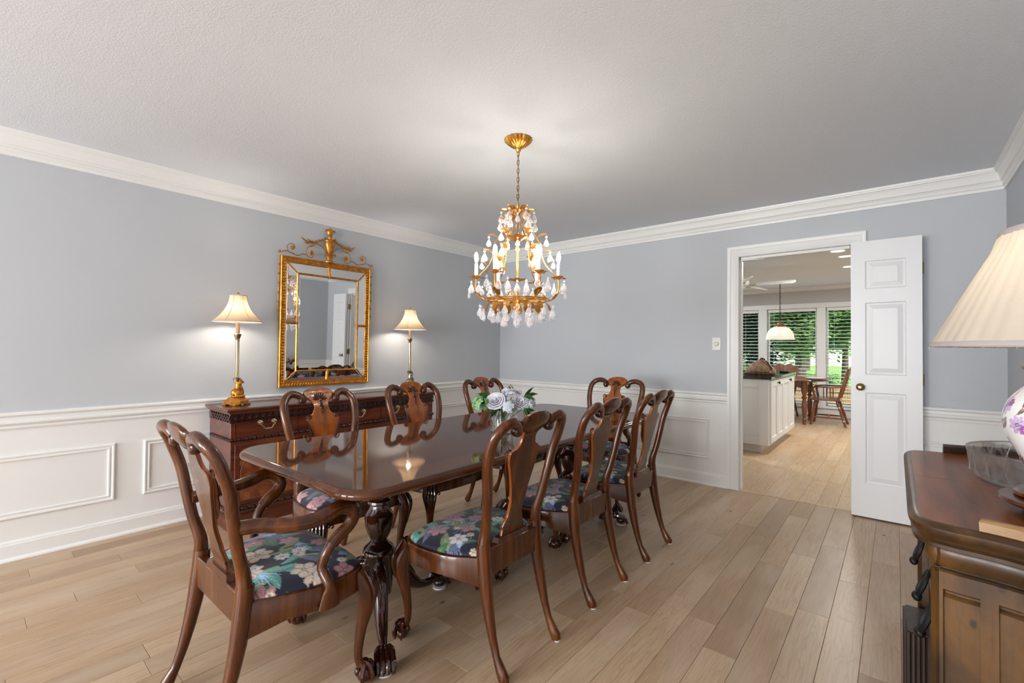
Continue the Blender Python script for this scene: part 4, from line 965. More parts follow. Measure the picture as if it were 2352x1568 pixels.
for k in range(6):
    a = A0+k*PI/3; ca, sa = math.cos(a), math.sin(a); P2 = lambda r, z, da=0: (r*math.cos(a+da), r*math.sin(a+da), z)
    q = cr([P2(.006, 1.985), P2(.024, 2.012), P2(.048, 2.018), P2(.060, 2.000), P2(.056, 1.965), P2(.062, 1.915), P2(.100, 1.865), P2(.130, 1.810), P2(.142, 1.745), P2(.165, 1.690), P2(.205, 1.648), P2(.228, 1.622)], 3)
    obj('rib', MB().tube(q, [.0044-.00004*i for i in range(len(q))], 7), M['giltmetal'], ch)
    q = cr([P2(.012, 1.497), P2(.07, 1.487), P2(.13, 1.487), P2(.185, 1.494), P2(.222, 1.518), P2(.238, 1.560), P2(.236, 1.615)], 4)
    arm = obj('arm', MB().tube(q, .0052, 8), M['giltmetal'], ch)
    q = cr([P2(.13, 1.492, .1), P2(.15, 1.515, .2), P2(.17, 1.525, .33), P2(.185, 1.505, .42), P2(.17, 1.492, .48)], 4); obj('tendril', MB().tube(q, .0032, 6), M['giltmetal'], ch)
    c = P2(.236, 0)
    obj('drip_cup', MB().lathe([(.004, 1.612), (.012, 1.616), (.022, 1.628), (.027, 1.632), (.013, 1.628), (.004, 1.628)], 16, c=(c[0], c[1], 0)), M['giltmetal'], ch)
    obj('candle', MB().lathe([(.0105, 1.628), (.0105, 1.700), (.006, 1.702)], 14, c=(c[0], c[1], 0)), M['candle'], ch)
    obj('bulb', MB().lathe([(.006, 1.702), (.012, 1.712), (.0165, 1.728), (.0160, 1.742), (.011, 1.760), (.006, 1.776), (.0028, 1.790), (.0008, 1.800)], 14, c=(c[0], c[1], 0)), M['bulbglass'], ch)
    obj('filament', MB().ell((c[0], c[1], 1.739), (.0110, .0110, .029), 10, 8), M['filament'], ch)
    light('candle_light', 'POINT', (CX+c[0], CY+c[1], 1.735), CAND, (1, .94, .86), radius=.014)
    for j in range(4):
        b_ = a+j*PI/2+.5; o = obj('gilt_leaf', LF[2], None, ch, loc=(c[0]+.012*math.cos(b_), c[1]+.012*math.sin(b_), 1.618), rot=(1.0, 0, b_+PI/2))
    # leaves along the rib and their drops
    leaf(a, .046, 2.006, 1.05, 1); drop(a, .094, 2.012, 0, 1.05)
    leaf(a+.10, .058, 1.945, .75, 0, 1.05); drop(a+.10, .100, 1.962, 0)
    leaf(a-.05, .112, 1.855, .85, 1); drop(a-.05, .165, 1.872, 1, 1.1)
    leaf(a+.06, .142, 1.765, .8, 0, 1.1); drop(a+.06, .188, 1.785, 0)
    leaf(a-.06, .172, 1.690, .4, 0); drop(a-.07, .205, 1.735, 1)
    leaf(a+PI/6, .034, 1.985, .9, 0); drop(a+PI/6, .078, 1.985, 1)
    leaf(a+PI/6, .010, 1.83, .7, 1, 1.15); drop(a+PI/6, .066, 1.852, 1)
    leaf(a+PI/6, .012, 1.60, .9, 0, 1.1); drop(a+PI/6, .060, 1.610, 0, 1.1)
    for j, (da, r, z, kk) in enumerate(((-.12, .268, 1.612, 0), (.14, .262, 1.605, 2), (.0, .275, 1.570, 3), (.30, .225, 1.600, 0), (-.30, .215, 1.590, 1))): drop(a+da, r, z, kk)
    leaf(a, .200, 1.505, .5, 1); leaf(a+.22, .175, 1.480, 2.2, 0); leaf(a-.22, .165, 1.480, 2.3, 0, 1.1); leaf(a+.45, .135, 1.478, 2.5, 1); leaf(a+.5, .10, 1.476, 2.7, 0)
    drop(a+.22, .215, 1.470, 0); drop(a-.22, .205, 1.462, 2); drop(a+.45, .165, 1.452, 0, 1.05); drop(a-.05, .190, 1.440, 3); drop(a+.05, .135, 1.440, 2); drop(a+.5, .085, 1.420, 0, 1.1)
    drop(a+PI/6, .230, 1.462, 3, 1.1); drop(a-.4, .120, 1.430, 3)
for r, z in ((.17, 1.489), (.182, 1.497)): obj('ring', MB().tube([(r*math.cos(t_), r*math.sin(t_), z) for t_ in np.linspace(0, 2*PI, 49)[:-1]], .0042, 7, closed=True), M['giltmetal'], ch)
leaf(.3, .012, 1.475, 2.8, 1); leaf(2.4, .012, 1.475, 2.8, 1); leaf(4.5, .012, 1.475, 2.8, 1); drop(0, .004, 1.452, 2, 1.1)

# ------------------------------------------------------------------ glass vase and its flowers
VX, VY = -1.702, 1.968
rgt, tow = Vector((.767, .642, 0)), Vector((.642, -.767, 0))      # bouquet spread: sideways and towards the near right corner
vs_ = thing('glass_vase', 'low clear cylinder vase of water standing on the polished dining table', 'vase', (VX, VY, TZ))
obj('glass_wall', MB().lathe([(.002, .0005), (.074, .0005), (.077, .004), (.0775, .122), (.0765, .1235), (.0745, .122), (.0735, .012), (.002, .010)], 40, cap=False), M['glass'], vs_)
obj('water', MB().lathe([(.002, .0105), (.073, .0105), (.073, .070), (.002, .070)], 40, cap=False), M['glass'], vs_)
def stem_to(t, top, foot, r=.0022):
    p = cr([top, (top[0]*.55+foot[0]*.45, top[1]*.55+foot[1]*.45, (top[2]+foot[2])/2+.012), foot], 5); obj('stem', MB().tube(p, r, 6), M['twig'], t)
def flower_thing(name, label, cat, dr, dt, z, group=None):
    p = Vector((VX, VY, 0))+rgt*dr+tow*dt; p.z = z; return thing(name, label, cat, p, 0, group), p
def foot_for(p):
    a = Vector((VX-p.x, VY-p.y, TZ+.016-p.z)); d = Vector((p.x-VX, p.y-VY, 0)); d = d.normalized()*.045 if d.length > .001 else d
    return (a.x-d.x*.8, a.y-d.y*.8, a.z)
def rose_mesh(R, seed):
    b = MB(); r_ = random.Random(seed)
    for ring, (n_, rad, tilt, L, W) in enumerate(((3, .14, .08, .62, .36), (4, .27, .22, .72, .44), (5, .42, .42, .80, .50), (6, .60, .68, .84, .54), (7, .78, 1.0, .86, .56))):
        for k in range(n_):
            a = k*2*PI/n_+ring*.7+r_.uniform(-.15, .15); ca, sa = math.cos(a), math.sin(a); tl = tilt+r_.uniform(-.08, .08)
            def f(u, v):
                q = (u-.5)*2; da = q*(1.25-.45*ring/4)*math.sin(PI*(.22+.58*v))**.5; edge = max(0, v-.78)/.22
                rr = R*(rad*(.30+.70*v**.65))*(1+.05*abs(q))+R*(.05+.05*ring/4)*edge**2
                h = R*(.74-.10*ring)*v*(1-.16*q*q)-R*.05*edge**2+R*.02*ring*(v-1)
                return (rr*math.cos(a+da), rr*math.sin(a+da), h)
            b.grid(f, 6, 6)
    b.ell((0, 0, R*.34), (R*.13, R*.13, R*.36), 8, 6)
    return b.mesh('petals', True, 180)
def floret_cluster(R, n_, s, seed, mat):
    b = MB(); r_ = random.Random(seed)
    for i in range(n_):
        z = r_.uniform(-.55, 1); a = r_.uniform(0, 2*PI); q = math.sqrt(max(0, 1-z*z)); nrm = Vector((q*math.cos(a), q*math.sin(a), z)); c = nrm*R*r_.uniform(.82, 1.0)
        t1 = nrm.orthogonal().normalized(); t2 = nrm.cross(t1); w0 = r_.uniform(0, 2)
        for k in range(4):
            g = w0+k*PI/2; d = t1*math.cos(g)+t2*math.sin(g); e = nrm.cross(d)
            P_ = [c+nrm*0, c+d*s*.55+e*s*.42+nrm*s*.18, c+d*s*1.05+nrm*s*.10, c+d*s*.55-e*s*.42+nrm*s*.18]
            b.add(P_, [(0, 1, 2), (0, 2, 3)])
    return b.mesh('florets', True, 180)
for (dr, dt, z, R, sd, lb) in ((-.048, .055, .926, .064, 1, 'large open white rose at the front left of the vase'), (.092, .030, .918, .056, 2, 'white rose at the right of the bouquet'), (.010, .010, .972, .030, 3, 'small white rose at the top of the bouquet'), (.075, -.03, .968, .030, 5, 'small creamy rose behind the right white rose')):
    t, p = flower_thing('rose', lb, 'flower', dr, dt, z, 'roses in the glass vase')
    m_ = rose_mesh(R, sd); m_.materials.append(M['petal']); o = obj('petals', m_, None, t); ax = (tow*.85+rgt*(dr*4)+Vector((0, 0, .75))).normalized(); o.rotation_euler = ax.to_track_quat('Z', 'Y').to_euler(); o.location = -ax*R*.25
    stem_to(t, (0, 0, 0), foot_for(p))
for (dr, dt, z, R, n_, s, mt, lb) in ((-.128, .045, .905, .046, 46, .019, 'hydr_g', 'pale green hydrangea head drooping at the left of the bouquet'), (.030, .060, .890, .040, 40, .018, 'petal_b', 'white hydrangea head hanging over the front of the vase'), (.042, .02, .945, .036, 40, .014, 'petal', 'cluster of small white blossoms between the two big roses'), (.150, .0, .905, .024, 22, .015, 'petal_b', 'pale bluish blossom at the far right of the bouquet')):
    t, p = flower_thing('hydrangea', lb, 'flower', dr, dt, z, 'hydrangeas in the glass vase')
    m_ = floret_cluster(R, n_, s, int(abs(dr)*1000), M[mt]); m_.materials.append(M[mt]); obj('florets', m_, None, t, kind='stuff'); stem_to(t, (0, 0, 0), foot_for(p))
def leaf_blade(L, W, bend):
    def f(u, v):
        x = (u-.5)*2; return (x*W*math.sin(PI*min(1, v*.94+.05))**.9, L*v, -bend*L*v*v+.18*W*abs(x))
    m_ = MB().grid(f, 5, 9).mesh('leaf', True, 180); m_.materials.append(M['leaf']); return m_
LV = [leaf_blade(.075, .017, .25), leaf_blade(.060, .012, .1), leaf_blade(.06, .022, .5)]
for (dr, dt, z, lb, lv) in ((-.075, .02, .945, 'leafy spray arching left above the green hydrangea', ((0, 150, 20, 0), (0, 185, 5, 1), (1, 120, 35, 0), (1, 205, -15, 1), (2, 165, -25, 1))), (.115, 0, .945, 'leafy spray at the upper right of the bouquet', ((0, 60, 50, 0), (0, 20, 22, 0), (2, -2, 2, 0), (1, 40, 60, 1), (1, 5, 30, 0))),
        (.105, .05, .880, 'dark leaves below the right white rose', ((2, -10, -15, 0), (2, -45, -35, 0), (0, -80, -50, 1), (1, 20, -5, 1))), (-.02, .06, .880, 'leaves under the large front rose', ((0, 200, -30, 0), (0, 250, -35, 0), (2, 290, -35, 0), (1, 170, -20, 1)))):
    t, p = flower_thing('leaf_spray', lb, 'foliage', dr, dt, z, 'green sprays in the glass vase'); stem_to(t, (0, 0, 0), foot_for(p), .0018)
    for k, yaw, pit, j in lv:
        a = math.radians(yaw); d = (rgt*math.cos(a)+Vector((0, 0, 1))*math.sin(math.radians(pit))+tow*(-.35*math.sin(a))).normalized()
        o = obj('leaf', LV[k], None, t, loc=d*(.008*j)); o.rotation_euler = (d.to_track_quat('Y', 'Z') @ Euler((0, (1.0 if j else .75)*(1 if d.dot(rgt) < 0 else -1), 0)).to_quaternion()).to_euler()
t, p = flower_thing('berry_sprig', 'sprig of dark buds poking out at the top of the bouquet', 'foliage', .030, -.02, .985); stem_to(t, (0, 0, 0), foot_for(p), .0015)
b = MB(); r_ = random.Random(2)
for k in range(16): b.ell((r_.uniform(-.014, .014), r_.uniform(-.014, .014), r_.uniform(-.012, .024)), .0038, 6, 5)
obj('buds', b, M['bark'], t, kind='stuff')

# ------------------------------------------------------------------ walnut cabinet at the right wall
CBZ = .880
cb = thing('serving_cabinet', 'distressed walnut serving cabinet with dark ring pulls against the right wall', 'cabinet', (.30, 1.69, 0))
far = lambda p: [(x, 3.382-y) for x, y in p]
near_top = [(.018, 1.345), (.0205, 1.295), (.028, 1.264), (.046, 1.243), (.068, 1.234), (.092, 1.228), (.118, 1.226), (.150, 1.219), (.185, 1.206), (.25, 1.185), (.34, 1.168), (.44, 1.160), (.548, 1.158)]
nt = [tuple(p) for p in cr(near_top, 3)]
def poly_offset(pts, d):
    out = []; L = len(pts)
    for i, (x, y) in enumerate(pts):
        a, c = Vector(pts[max(0, i-1)]), Vector(pts[min(L-1, i+1)]); t_ = (c-a).normalized(); nx, ny = t_.y, -t_.x
        out.append((x-nx*d*-1, y-ny*d*-1) if False else (x+t_.y*-d*-1*0-t_.y*d*-1, y+t_.x*d))
    return out
def offs(pts, d):   # inward offset (to the left of travel: front corner -> wall)
    out = []; L = len(pts)
    for i, (x, y) in enumerate(pts):
        a, c = Vector(pts[max(0, i-1)]), Vector(pts[min(L-1, i+1)]); t_ = (c-a).normalized(); out.append((x-t_.y*d, y+t_.x*d))
    return out
TP = [(.012, CBZ-.050), (.006, CBZ-.047), (.006, CBZ-.040), (.012, CBZ-.036), (.010, CBZ-.030), (.003, CBZ-.024), (.0, CBZ-.016), (.0, CBZ-.009), (.004, CBZ-.004), (.010, CBZ-.001), (.018, CBZ), (.022, CBZ), (.028, CBZ)]
SEAM = 1.683
def top_half(sign):
    rr = []
    for d, z in TP:
        p = offs(nt, d); p = [(p[0][0], SEAM-.0008)]+p+[(.548, SEAM-.0008)]
        rr.append([(x, y if sign > 0 else 2*SEAM-y, z) for x, y in p])
    m_ = MB().rings(rr); k_ = len(rr[0]); m_.mi = [1]*(len(m_.f)-2-2*k_)+[0]*(2*k_)+[1, 0]; return m_
wpart('top_leaf', top_half(1), [M['burltop'], M['burl']], cb, ang=32); wpart('top_leaf', top_half(-1), [M['burltop'], M['burl']], cb, ang=32)
# carcass: curved cross-section carried down, frieze band and framed panels at the near end
body = [(.072, 1.42), (.072, 1.32), (.070, 1.308), (.056, 1.306), (.049, 1.300), (.047, 1.288), (.049, 1.274), (.054, 1.266), (.058, 1.2625), (.0605, 1.2615)]+[q for q in offs(nt, .030) if q[0] > .064]
bi = lambda x: min(range(8, len(body)), key=lambda i: abs(body[i][0]-x))
def ring(d, z):
    p = offs(body, d); f = [(x, 2*SEAM-y, z) for x, y in reversed(p)]; return [(x, y, z) for x, y in reversed(p)][::1] and ([(x, y, z) for x, y in p[::-1]]+[(x, 2*SEAM-y, z) for x, y in p])
b = MB().rings([ring(.020, .0), ring(.020, .06), ring(-.004, .062), ring(-.006, .085), ring(.004, .10), ring(.016, .105), ring(.016, .785), ring(.006, .789), ring(.001, .797), ring(-.003, .812), ring(-.002, .826), ring(.004, .834), ring(.010, .836)])
wpart('carcass', b, M['burl'], cb, ang=35)
def end_piece(name, i0, i1, z0, z1, d_out, d_in, bev=.004, label=None):
    seg = body[i0:i1+1]; o_ = offs(body, d_out)[i0:i1+1]; n_ = offs(body, d_in)[i0:i1+1]; m_ = offs(body, d_out+bev)[i0:i1+1]; rr = []
    L = len(o_); b = MB(); vs = []
    for lev, (pts, za, zb) in enumerate(((n_, z0, z1), (m_, z0, z1), (o_, z0+bev, z1-bev))):
        for (x, y) in pts: vs += [(x, y, za), (x, y, zb)]
    fs = []; W2 = L*2
    for lev in range(2):
        for i in range(L-1):
            for q in (0, 1): fs.append((lev*W2+2*i+q, lev*W2+2*i+2+q, (lev+1)*W2+2*i+2+q, (lev+1)*W2+2*i+q))
    for i in range(L-1): fs.append((2*W2+2*i, 2*W2+2*i+1, 2*W2+2*i+3, 2*W2+2*i+2))
    for e_ in (0, L-1):
        for lev in range(2): fs.append((lev*W2+2*e_, lev*W2+2*e_+1, (lev+1)*W2+2*e_+1, (lev+1)*W2+2*e_))
    return wpart(name, b.add(vs, fs), M['burl'], cb, ang=25)
IA, IB, IC, ID, IE = 9, bi(.068), bi(.120), bi(.140), bi(.46)
for (i0, i1, z0, z1) in ((IA, IB, .11, .783), (IC, ID, .11, .783), (IE, len(body)-1, .11, .783)): end_piece('stile', i0, i1, z0, z1, .002, .017)
for (i0, i1) in ((IB, IC), (ID, IE)): end_piece('rail', i0, i1, .742, .783, .002, .017); end_piece('rail', i0, i1, .11, .17, .002, .017)
for (i0, i1) in ((IB, IC), (ID, IE)): end_piece('end_panel', i0, i1, .178, .734, .008, .017, .006)
# front: three drawers with ring pulls over reeded doors
fx = .082
for i, (a, c) in enumerate(((1.315, 1.545), (1.57, 1.80), (1.825, 2.055))):
    d = wpart('drawer', MB().box(fx-.012, fx+.01, a, c, .555, .775, .004), M['burl'], cb, smooth=False)
    y, z = (1.392, 1.590, 1.850)[i], .655; b = MB()
    b.M = Matrix.Translation((fx-.012, y, z)) @ Matrix.Rotation(-PI/2, 4, 'Y'); b.lathe([(.001, 0), (.016, 0), (.015, .004), (.008, .007), (.007, .012), (.001, .013)], 12); b.M = None
    for s in (-1, 1): b.tube(cr([(fx-.020, y+s*.004, z+.004), (fx-.028, y+s*.017, z-.020), (fx-.038, y+s*.017, z-.048), (fx-.044, y+s*.002, z-.068)], 4), [.004+.0022*math.sin(PI*k/12) for k in range(13)], 7)
    b.ell((fx-.043, y, z-.066), (.011, .015, .012), 10, 8); obj('ring_pull', b, M['black'], d)
for (a, c) in ((1.315, 1.565), (1.575, 1.80)):
    b = MB().box(fx-.008, fx+.01, a, c, .115, .53, .004); b.box(fx-.013, fx, a+.03, c-.03, .16, .49, .006); wpart('cupboard_door', b, M['burl'], cb, smooth=False)
b = MB().box(.020, .085, 1.865, 2.045, .0, .372, .004)
for j in range(6): b.tube([(.026+.0115*j, 1.864, .012), (.026+.0115*j, 1.864, .366)], .0056, 6)
for j in range(14): b.tube([(.020, 1.872+.0127*j, .012), (.020, 1.872+.0127*j, .366)], .006, 6)
wpart('reeded_pilaster', b, M['darkreed'], cb)
b = MB(); p = offs(nt, .016); s0 = [q for q in p if .117 < q[0] < .44]; b.rings([[(x, y, CBZ), (x-.001, y+.001, CBZ+.017), (x+.002, y+.004, CBZ+.021), (x+.004, y+.018, CBZ+.021), (x+.004, y+.021, CBZ+.017), (x+.004, y+.021, CBZ)] for x, y in s0]); wpart('end_rail', b, M['pine'], cb, ang=30)
b = MB()
s1 = [(x, 2*SEAM-y) for x, y in s0]
for j in range(4): b.tube([(x, y-.004-.012*j*.35, CBZ+.005+.0062*j) for x, y in s1], [.0075]*len(s1), 7)
wpart('end_rail', b, M['darkreed'], cb)

# ------------------------------------------------------------------ cut-glass bowl and porcelain lamp on the cabinet
bw = thing('cut_glass_bowl', 'wide cut crystal bowl on the walnut cabinet behind the porcelain lamp', 'bowl', (.335, 1.79, CBZ))
fl3 = lambda a, z: 1+(.022*abs(math.sin(a*16))-.011 if .012 < z < .066 else 0)
obj('bowl_wall', MB().lathe([(.002, .001), (.165, .001), (.172, .006), (.176, .014), (.179, .030), (.183, .052), (.186, .066), (.188, .078), (.186, .080), (.182, .078), (.178, .066), (.175, .050), (.170, .020), (.162, .010), (.002, .010)], 128, flute=fl3, cap=False), M['cutglass'], bw)
b = MB()
for k in range(24):
    a = k*PI/12
    for s in (-1, 1): b.tube([(.181*math.cos(a+s*.09*(q-.5)), .181*math.sin(a+s*.09*(q-.5)), .016+.05*q) for q in (0, .33, .66, 1)], .0016, 4)
b.tube([(.187*math.cos(t_), .187*math.sin(t_), .079) for t_ in np.linspace(0, 2*PI, 65)[:-1]], .0022, 6, closed=True)
obj('cut_facets', b, M['cutglass'], bw, kind='stuff')
LX, LYY = .292, 1.452
tl = thing('porcelain_lamp', 'flowered white porcelain jar lamp with pleated linen shade, right foreground', 'table lamp', (LX, LYY, CBZ))
b = MB().lathe([(.060, .034), (.110, .036), (.122, .034), (.124, .028), (.116, .022), (.108, .020), (.06, .018)], 48)
b.lathe([(.060, .034), (.092, .036), (.100, .040), (.100, .046), (.092, .050), (.06, .052)], 48)
for k in range(4):
    a = k*PI/2+.72; c = (.100*math.cos(a), .100*math.sin(a)); b.rings([[(c[0]+r*math.cos(q), c[1]+r*math.sin(q), z) for q in np.linspace(0, 2*PI, 9)[:-1]] for r, z in ((.013, 0), (.014, .006), (.010, .014), (.016, .024))])
obj('wooden_stand', b, M['chair'], tl)
jp = cr([(.076, .050), (.080, .056), (.074, .064), (.078, .085), (.092, .120), (.108, .155), (.1165, .185), (.116, .205), (.107, .235), (.088, .262), (.068, .280), (.062, .290), (.070, .300)], 12); seg = 320
b = MB().lathe([(p[0], p[1]) for p in jp], seg, cap=False); jm = b.mesh('porcelain_jar', True, 80)
xy = np.array([(.11*2*PI*k/seg, p[1]) for p in jp for k in range(seg)])-np.array([.11*PI, .17])
r_ = np.random.default_rng(8); PUR, BRN, ORG, GRY = lin(142, 62, 146), lin(112, 90, 84), lin(196, 140, 78), lin(140, 126, 128)
SPJ = [('fern', 10, .03, [BRN, GRY]), ('leaf', 46, .020, [BRN, GRY, lin(166, 112, 82)]), ('flower', 15, .026, [lin(206, 178, 222)]), ('flower', 44, .012, [PUR, lin(176, 108, 186)]), ('leaf', 50, .009, [ORG]), ('fern', 3, .02, [BRN])]
set_print(jm, paint_print(xy, 5, .11*PI, .12, lin(236, 236, 238), SPJ)); obj('porcelain_jar', jm, M['porcelain'], tl)
obj('collar', MB().lathe([(.05, .297), (.078, .299), (.086, .304), (.087, .309), (.080, .312), (.060, .318), (.030, .324), (.018, .334), (.012, .340), (.012, .372), (.018, .376), (.018, .40), (.004, .405)], 40), M['brass'], tl)
def pleat(a, z): return 1+.0042*math.sin(a*40+2.2*math.sin(a*5))+.005*math.sin(a*17+1)
b = MB().lathe([(.230, .3565), (.205, .408), (.180, .459), (.155, .510), (.130, .560), (.119, .595)], 420, flute=pleat, cap=False); obj('lamp_shade', b, M['shade_big'], tl, ang=80)
b = MB()
for (r0, z0, r1, z1) in ((.2315, .350, .229, .362), (.1195, .588, .1175, .602)):
    b.lathe([(r0, z0), (r0+.002, z0+.002), (r1+.002, z1-.002), (r1, z1), (r1-.004, z1-.003), (r0-.004, z0+.002)], 72, cap=False)
obj('shade_trim', b, M['shade_trim'], tl)
b = MB(); r_ = random.Random(3)
for k in range(150):
    a = r_.uniform(0, 2*PI); L = r_.uniform(.001, .004)*(2.6 if k % 29 == 0 else 1); b.tube([(.232*math.cos(a), .232*math.sin(a), .352), (.233*math.cos(a+.006), .233*math.sin(a+.006), .350-L)], .0005, 3)
obj('frayed_threads', b, M['shade_big'], tl, kind='stuff')
b = MB().tube([(0, 0, .40), (0, 0, .62)], .003, 6)
for k in range(3): a = k*2*PI/3; b.tube([(0, 0, .598), (.118*math.cos(a), .118*math.sin(a), .597)], .0016, 5)
b.ell((0, 0, .625), (.010, .010, .013), 10, 8); obj('harp', b, M['brass'], tl)
obj('bulb', MB().ell((0, 0, .47), (.028, .028, .042), 14, 10), M['bulb'], tl)
light('lamp_bulb', 'POINT', (LX, LYY, CBZ+.50), 1.5, (1, .86, .66), radius=.05)

# ------------------------------------------------------------------ kitchen seen through the doorway
IX, IY0, IY1, IZ = -1.143, 6.055, 7.70, .875
il = thing('kitchen_island', 'white panelled kitchen island with dark granite top beyond the doorway', 'kitchen island', (-1.6, 6.9, 0))
wpart('carcass', MB().box(-2.2, IX, IY0, IY1, .10, IZ), M['white'], il, smooth=False)
wpart('toe_kick', MB().box(-2.14, IX-.095, IY0+.075, IY1-.05, 0, .10), M['white'], il, smooth=False)
b = MB()
for (x0, x1, z0, z1) in ((-2.2, -2.1, .10, IZ), (IX-.10, IX, .10, IZ), (-2.1, IX-.10, .10, .20), (-2.1, IX-.10, IZ-.10, IZ)): b.box(x0, x1, IY0-.016, IY0, z0, z1, .003)
wpart('end_frame', b, M['white'], il, smooth=False)
wpart('countertop', MB().box(-2.24, IX+.035, IY0-.05, IY1+.03, IZ, IZ+.034, .006), M['granite'], il, smooth=False)
L = (IY1-IY0-.05)/4
for k in range(4):
    a = IY0+.025+k*L+.006; c = a+L-.012; b = MB().box(IX, IX+.010, a, c, .12, IZ-.015)
    for (p, q, r, s) in ((a, a+.062, .12, IZ-.015), (c-.062, c, .12, IZ-.015), (a+.062, c-.062, .12, .19), (a+.062, c-.062, IZ-.09, IZ-.015)): b.box(IX+.008, IX+.020, p, q, r, s, .004)
    d = wpart('cabinet_door', b, M['white'], il, smooth=False)
    if k % 2 == 0:
        b = MB(); b.M = Matrix.Translation((IX+.02, c-.012, IZ-.055)) @ Matrix.Rotation(PI/2, 4, 'Y'); b.lathe([(.001, 0), (.008, 0), (.006, .012), (.016, .018), (.018, .024), (.012, .030), (.001, .031)], 12); b.M = None; obj('knob', b, M['black'], d)
BGX, BGY, CT = -1.33, 6.50, IZ+.034
bg_ = thing('handbag', 'brown leather handbag slouched on the dark island countertop', 'handbag', (BGX, BGY, CT))
b = MB(); sec = [(.165, .085, .0), (.178, .098, .02), (.170, .092, .055), (.138, .070, .095), (.098, .044, .135), (.058, .024, .165), (.034, .013, .186)]
b.rings([[(x*math.copysign(abs(math.cos(q))**.7, math.cos(q))+.02*(z/.2), y*math.copysign(abs(math.sin(q))**.7, math.sin(q)), z+.010*math.sin(q*3+z*30)*(z > .03)) for q in np.linspace(0, 2*PI, 29)[:-1]] for x, y, z in sec]); obj('bag_body', b, M['leather'], bg_)
obj('bag_handle', MB().tube(cr([(.0, .0, .175), (.02, -.01, .205), (.06, -.02, .190), (.11, -.04, .130), (.15, -.06, .075)], 5), .0085, 8), M['chair_dark'], bg_)
obj('bag_seam', MB().tube(cr([(-.156, -.03, .02), (-.10, -.094, .035), (.02, -.10, .035), (.13, -.085, .035), (.17, 0, .03)], 5), .0035, 6), M['chair_dark'], bg_)
obj('clasp', MB().box(.0, .035, -.035, -.022, .150, .168, .003), M['brass'], bg_)
b = MB().box(-.055, .055, -.035, .035, 0, .016, .006); ph = thing('dark_case', 'small dark case lying flat near the far edge of the island top', 'case', (-1.20, 7.36, CT)); obj('case_body', b, M['black'], ph); obj('case_lid', MB().box(-.052, .052, -.032, .032, .016, .022, .003), M['black'], ph)
b = MB().box(-4.5, -1.345, 5.40, 5.72, 0, 2.02, .004); tc_ = thing('pantry_cabinet', 'tall white pantry cabinet at the left edge of the doorway view', 'cabinet', (-2.9, 5.56, 0)); wpart('cabinet_body', b, M['white'], tc_, smooth=False)
wpart('side_panel', MB().box(-1.345, -1.337, 5.44, 5.68, .14, 1.95, .003), M['white'], tc_, smooth=False)
KTX, KTY = -1.47, 9.18
kt = thing('kitchen_table', 'round maple kitchen table with turned legs by the windows', 'table', (KTX, KTY, 0))
obj('table_top', MB().lathe([(.50, .712), (.60, .716), (.625, .724), (.63, .734), (.625, .744), (.60, .748), (.01, .748)], 64), M['kwood'], kt)
ap = MB()
for k in range(4):
    a = k*PI/2-PI/4; p = Vector((.44*math.cos(a), .44*math.sin(a), 0)); q = Vector((.44*math.cos(a+PI/2), .44*math.sin(a+PI/2), 0)); nn = 12; d = (q-p); u_ = Vector((-d.y, d.x, 0)).normalized()*.01
    top = []; bot = []
    for j in range(nn+1): s = j/nn; bot.append(.565+.075*math.sin(PI*s)**.6); top.append(.712)
    ap.rings([[tuple(p+d*(j/nn)+u_*s_+Vector((0, 0, zz[j]))) for s_, zz in ((1, bot), (1, top), (-1, top), (-1, bot))] for j in range(nn+1)])
obj('apron', ap, M['kwood'], kt, ang=30)
TL = [(.026, 0), (.030, .02), (.022, .05), (.034, .075), (.036, .09), (.022, .11), (.028, .16), (.036, .24), (.040, .33), (.028, .40), (.024, .42), (.040, .435), (.042, .455), (.024, .47), (.030, .50), (.042, .53), (.046, .56), (.046, .713)]
for k in range(4):
    a = k*PI/2-PI/4; obj('leg', MB().lathe(TL, 16, c=(.44*math.cos(a), .44*math.sin(a), 0)), M['kwood'], kt)
for (x, y, lb, r) in ((-.985, 8.79, 'round woven placemat with a plate at the right of the kitchen table', .15),):
    pm = thing('placemat', 'round brown placemat at the near right edge of the kitchen table', 'placemat', (x-.03, y+.10, .7485)); obj('mat', MB().lathe([(.01, 0), (.17, 0), (.175, .003), (.17, .006), (.01, .006)], 32), M['leather'], pm); obj('mat_rim', MB().tube([(.173*math.cos(t_), .173*math.sin(t_), .004) for t_ in np.linspace(0, 2*PI, 33)[:-1]], .004, 6, closed=True), M['kwood'], pm)
    pl = thing('plate', 'pale plate on the round placemat on the kitchen table', 'plate', (x-.03, y+.10, .7545)); obj('plate_dish', MB().lathe([(.01, .002), (.08, .002), (.10, .008), (.135, .018), (.137, .021), (.10, .012), (.08, .006), (.01, .006)], 32), M['plastic'], pl); obj('plate_foot', MB().lathe([(.06, 0), (.07, 0), (.07, .003), (.06, .003)], 24), M['plastic'], pl)
def spindle(p, q, prof, segs=8):
    p, q = Vector(p), Vector(q); b = MB(); b.tube([p+(q-p)*t_ for t_, _ in prof], [r for _, r in prof], segs); return b
LEGP = [(0, .016), (.08, .021), (.14, .014), (.18, .022), (.22, .014), (.45, .024), (.62, .016), (.66, .024), (.70, .015), (.85, .024), (1, .016)]
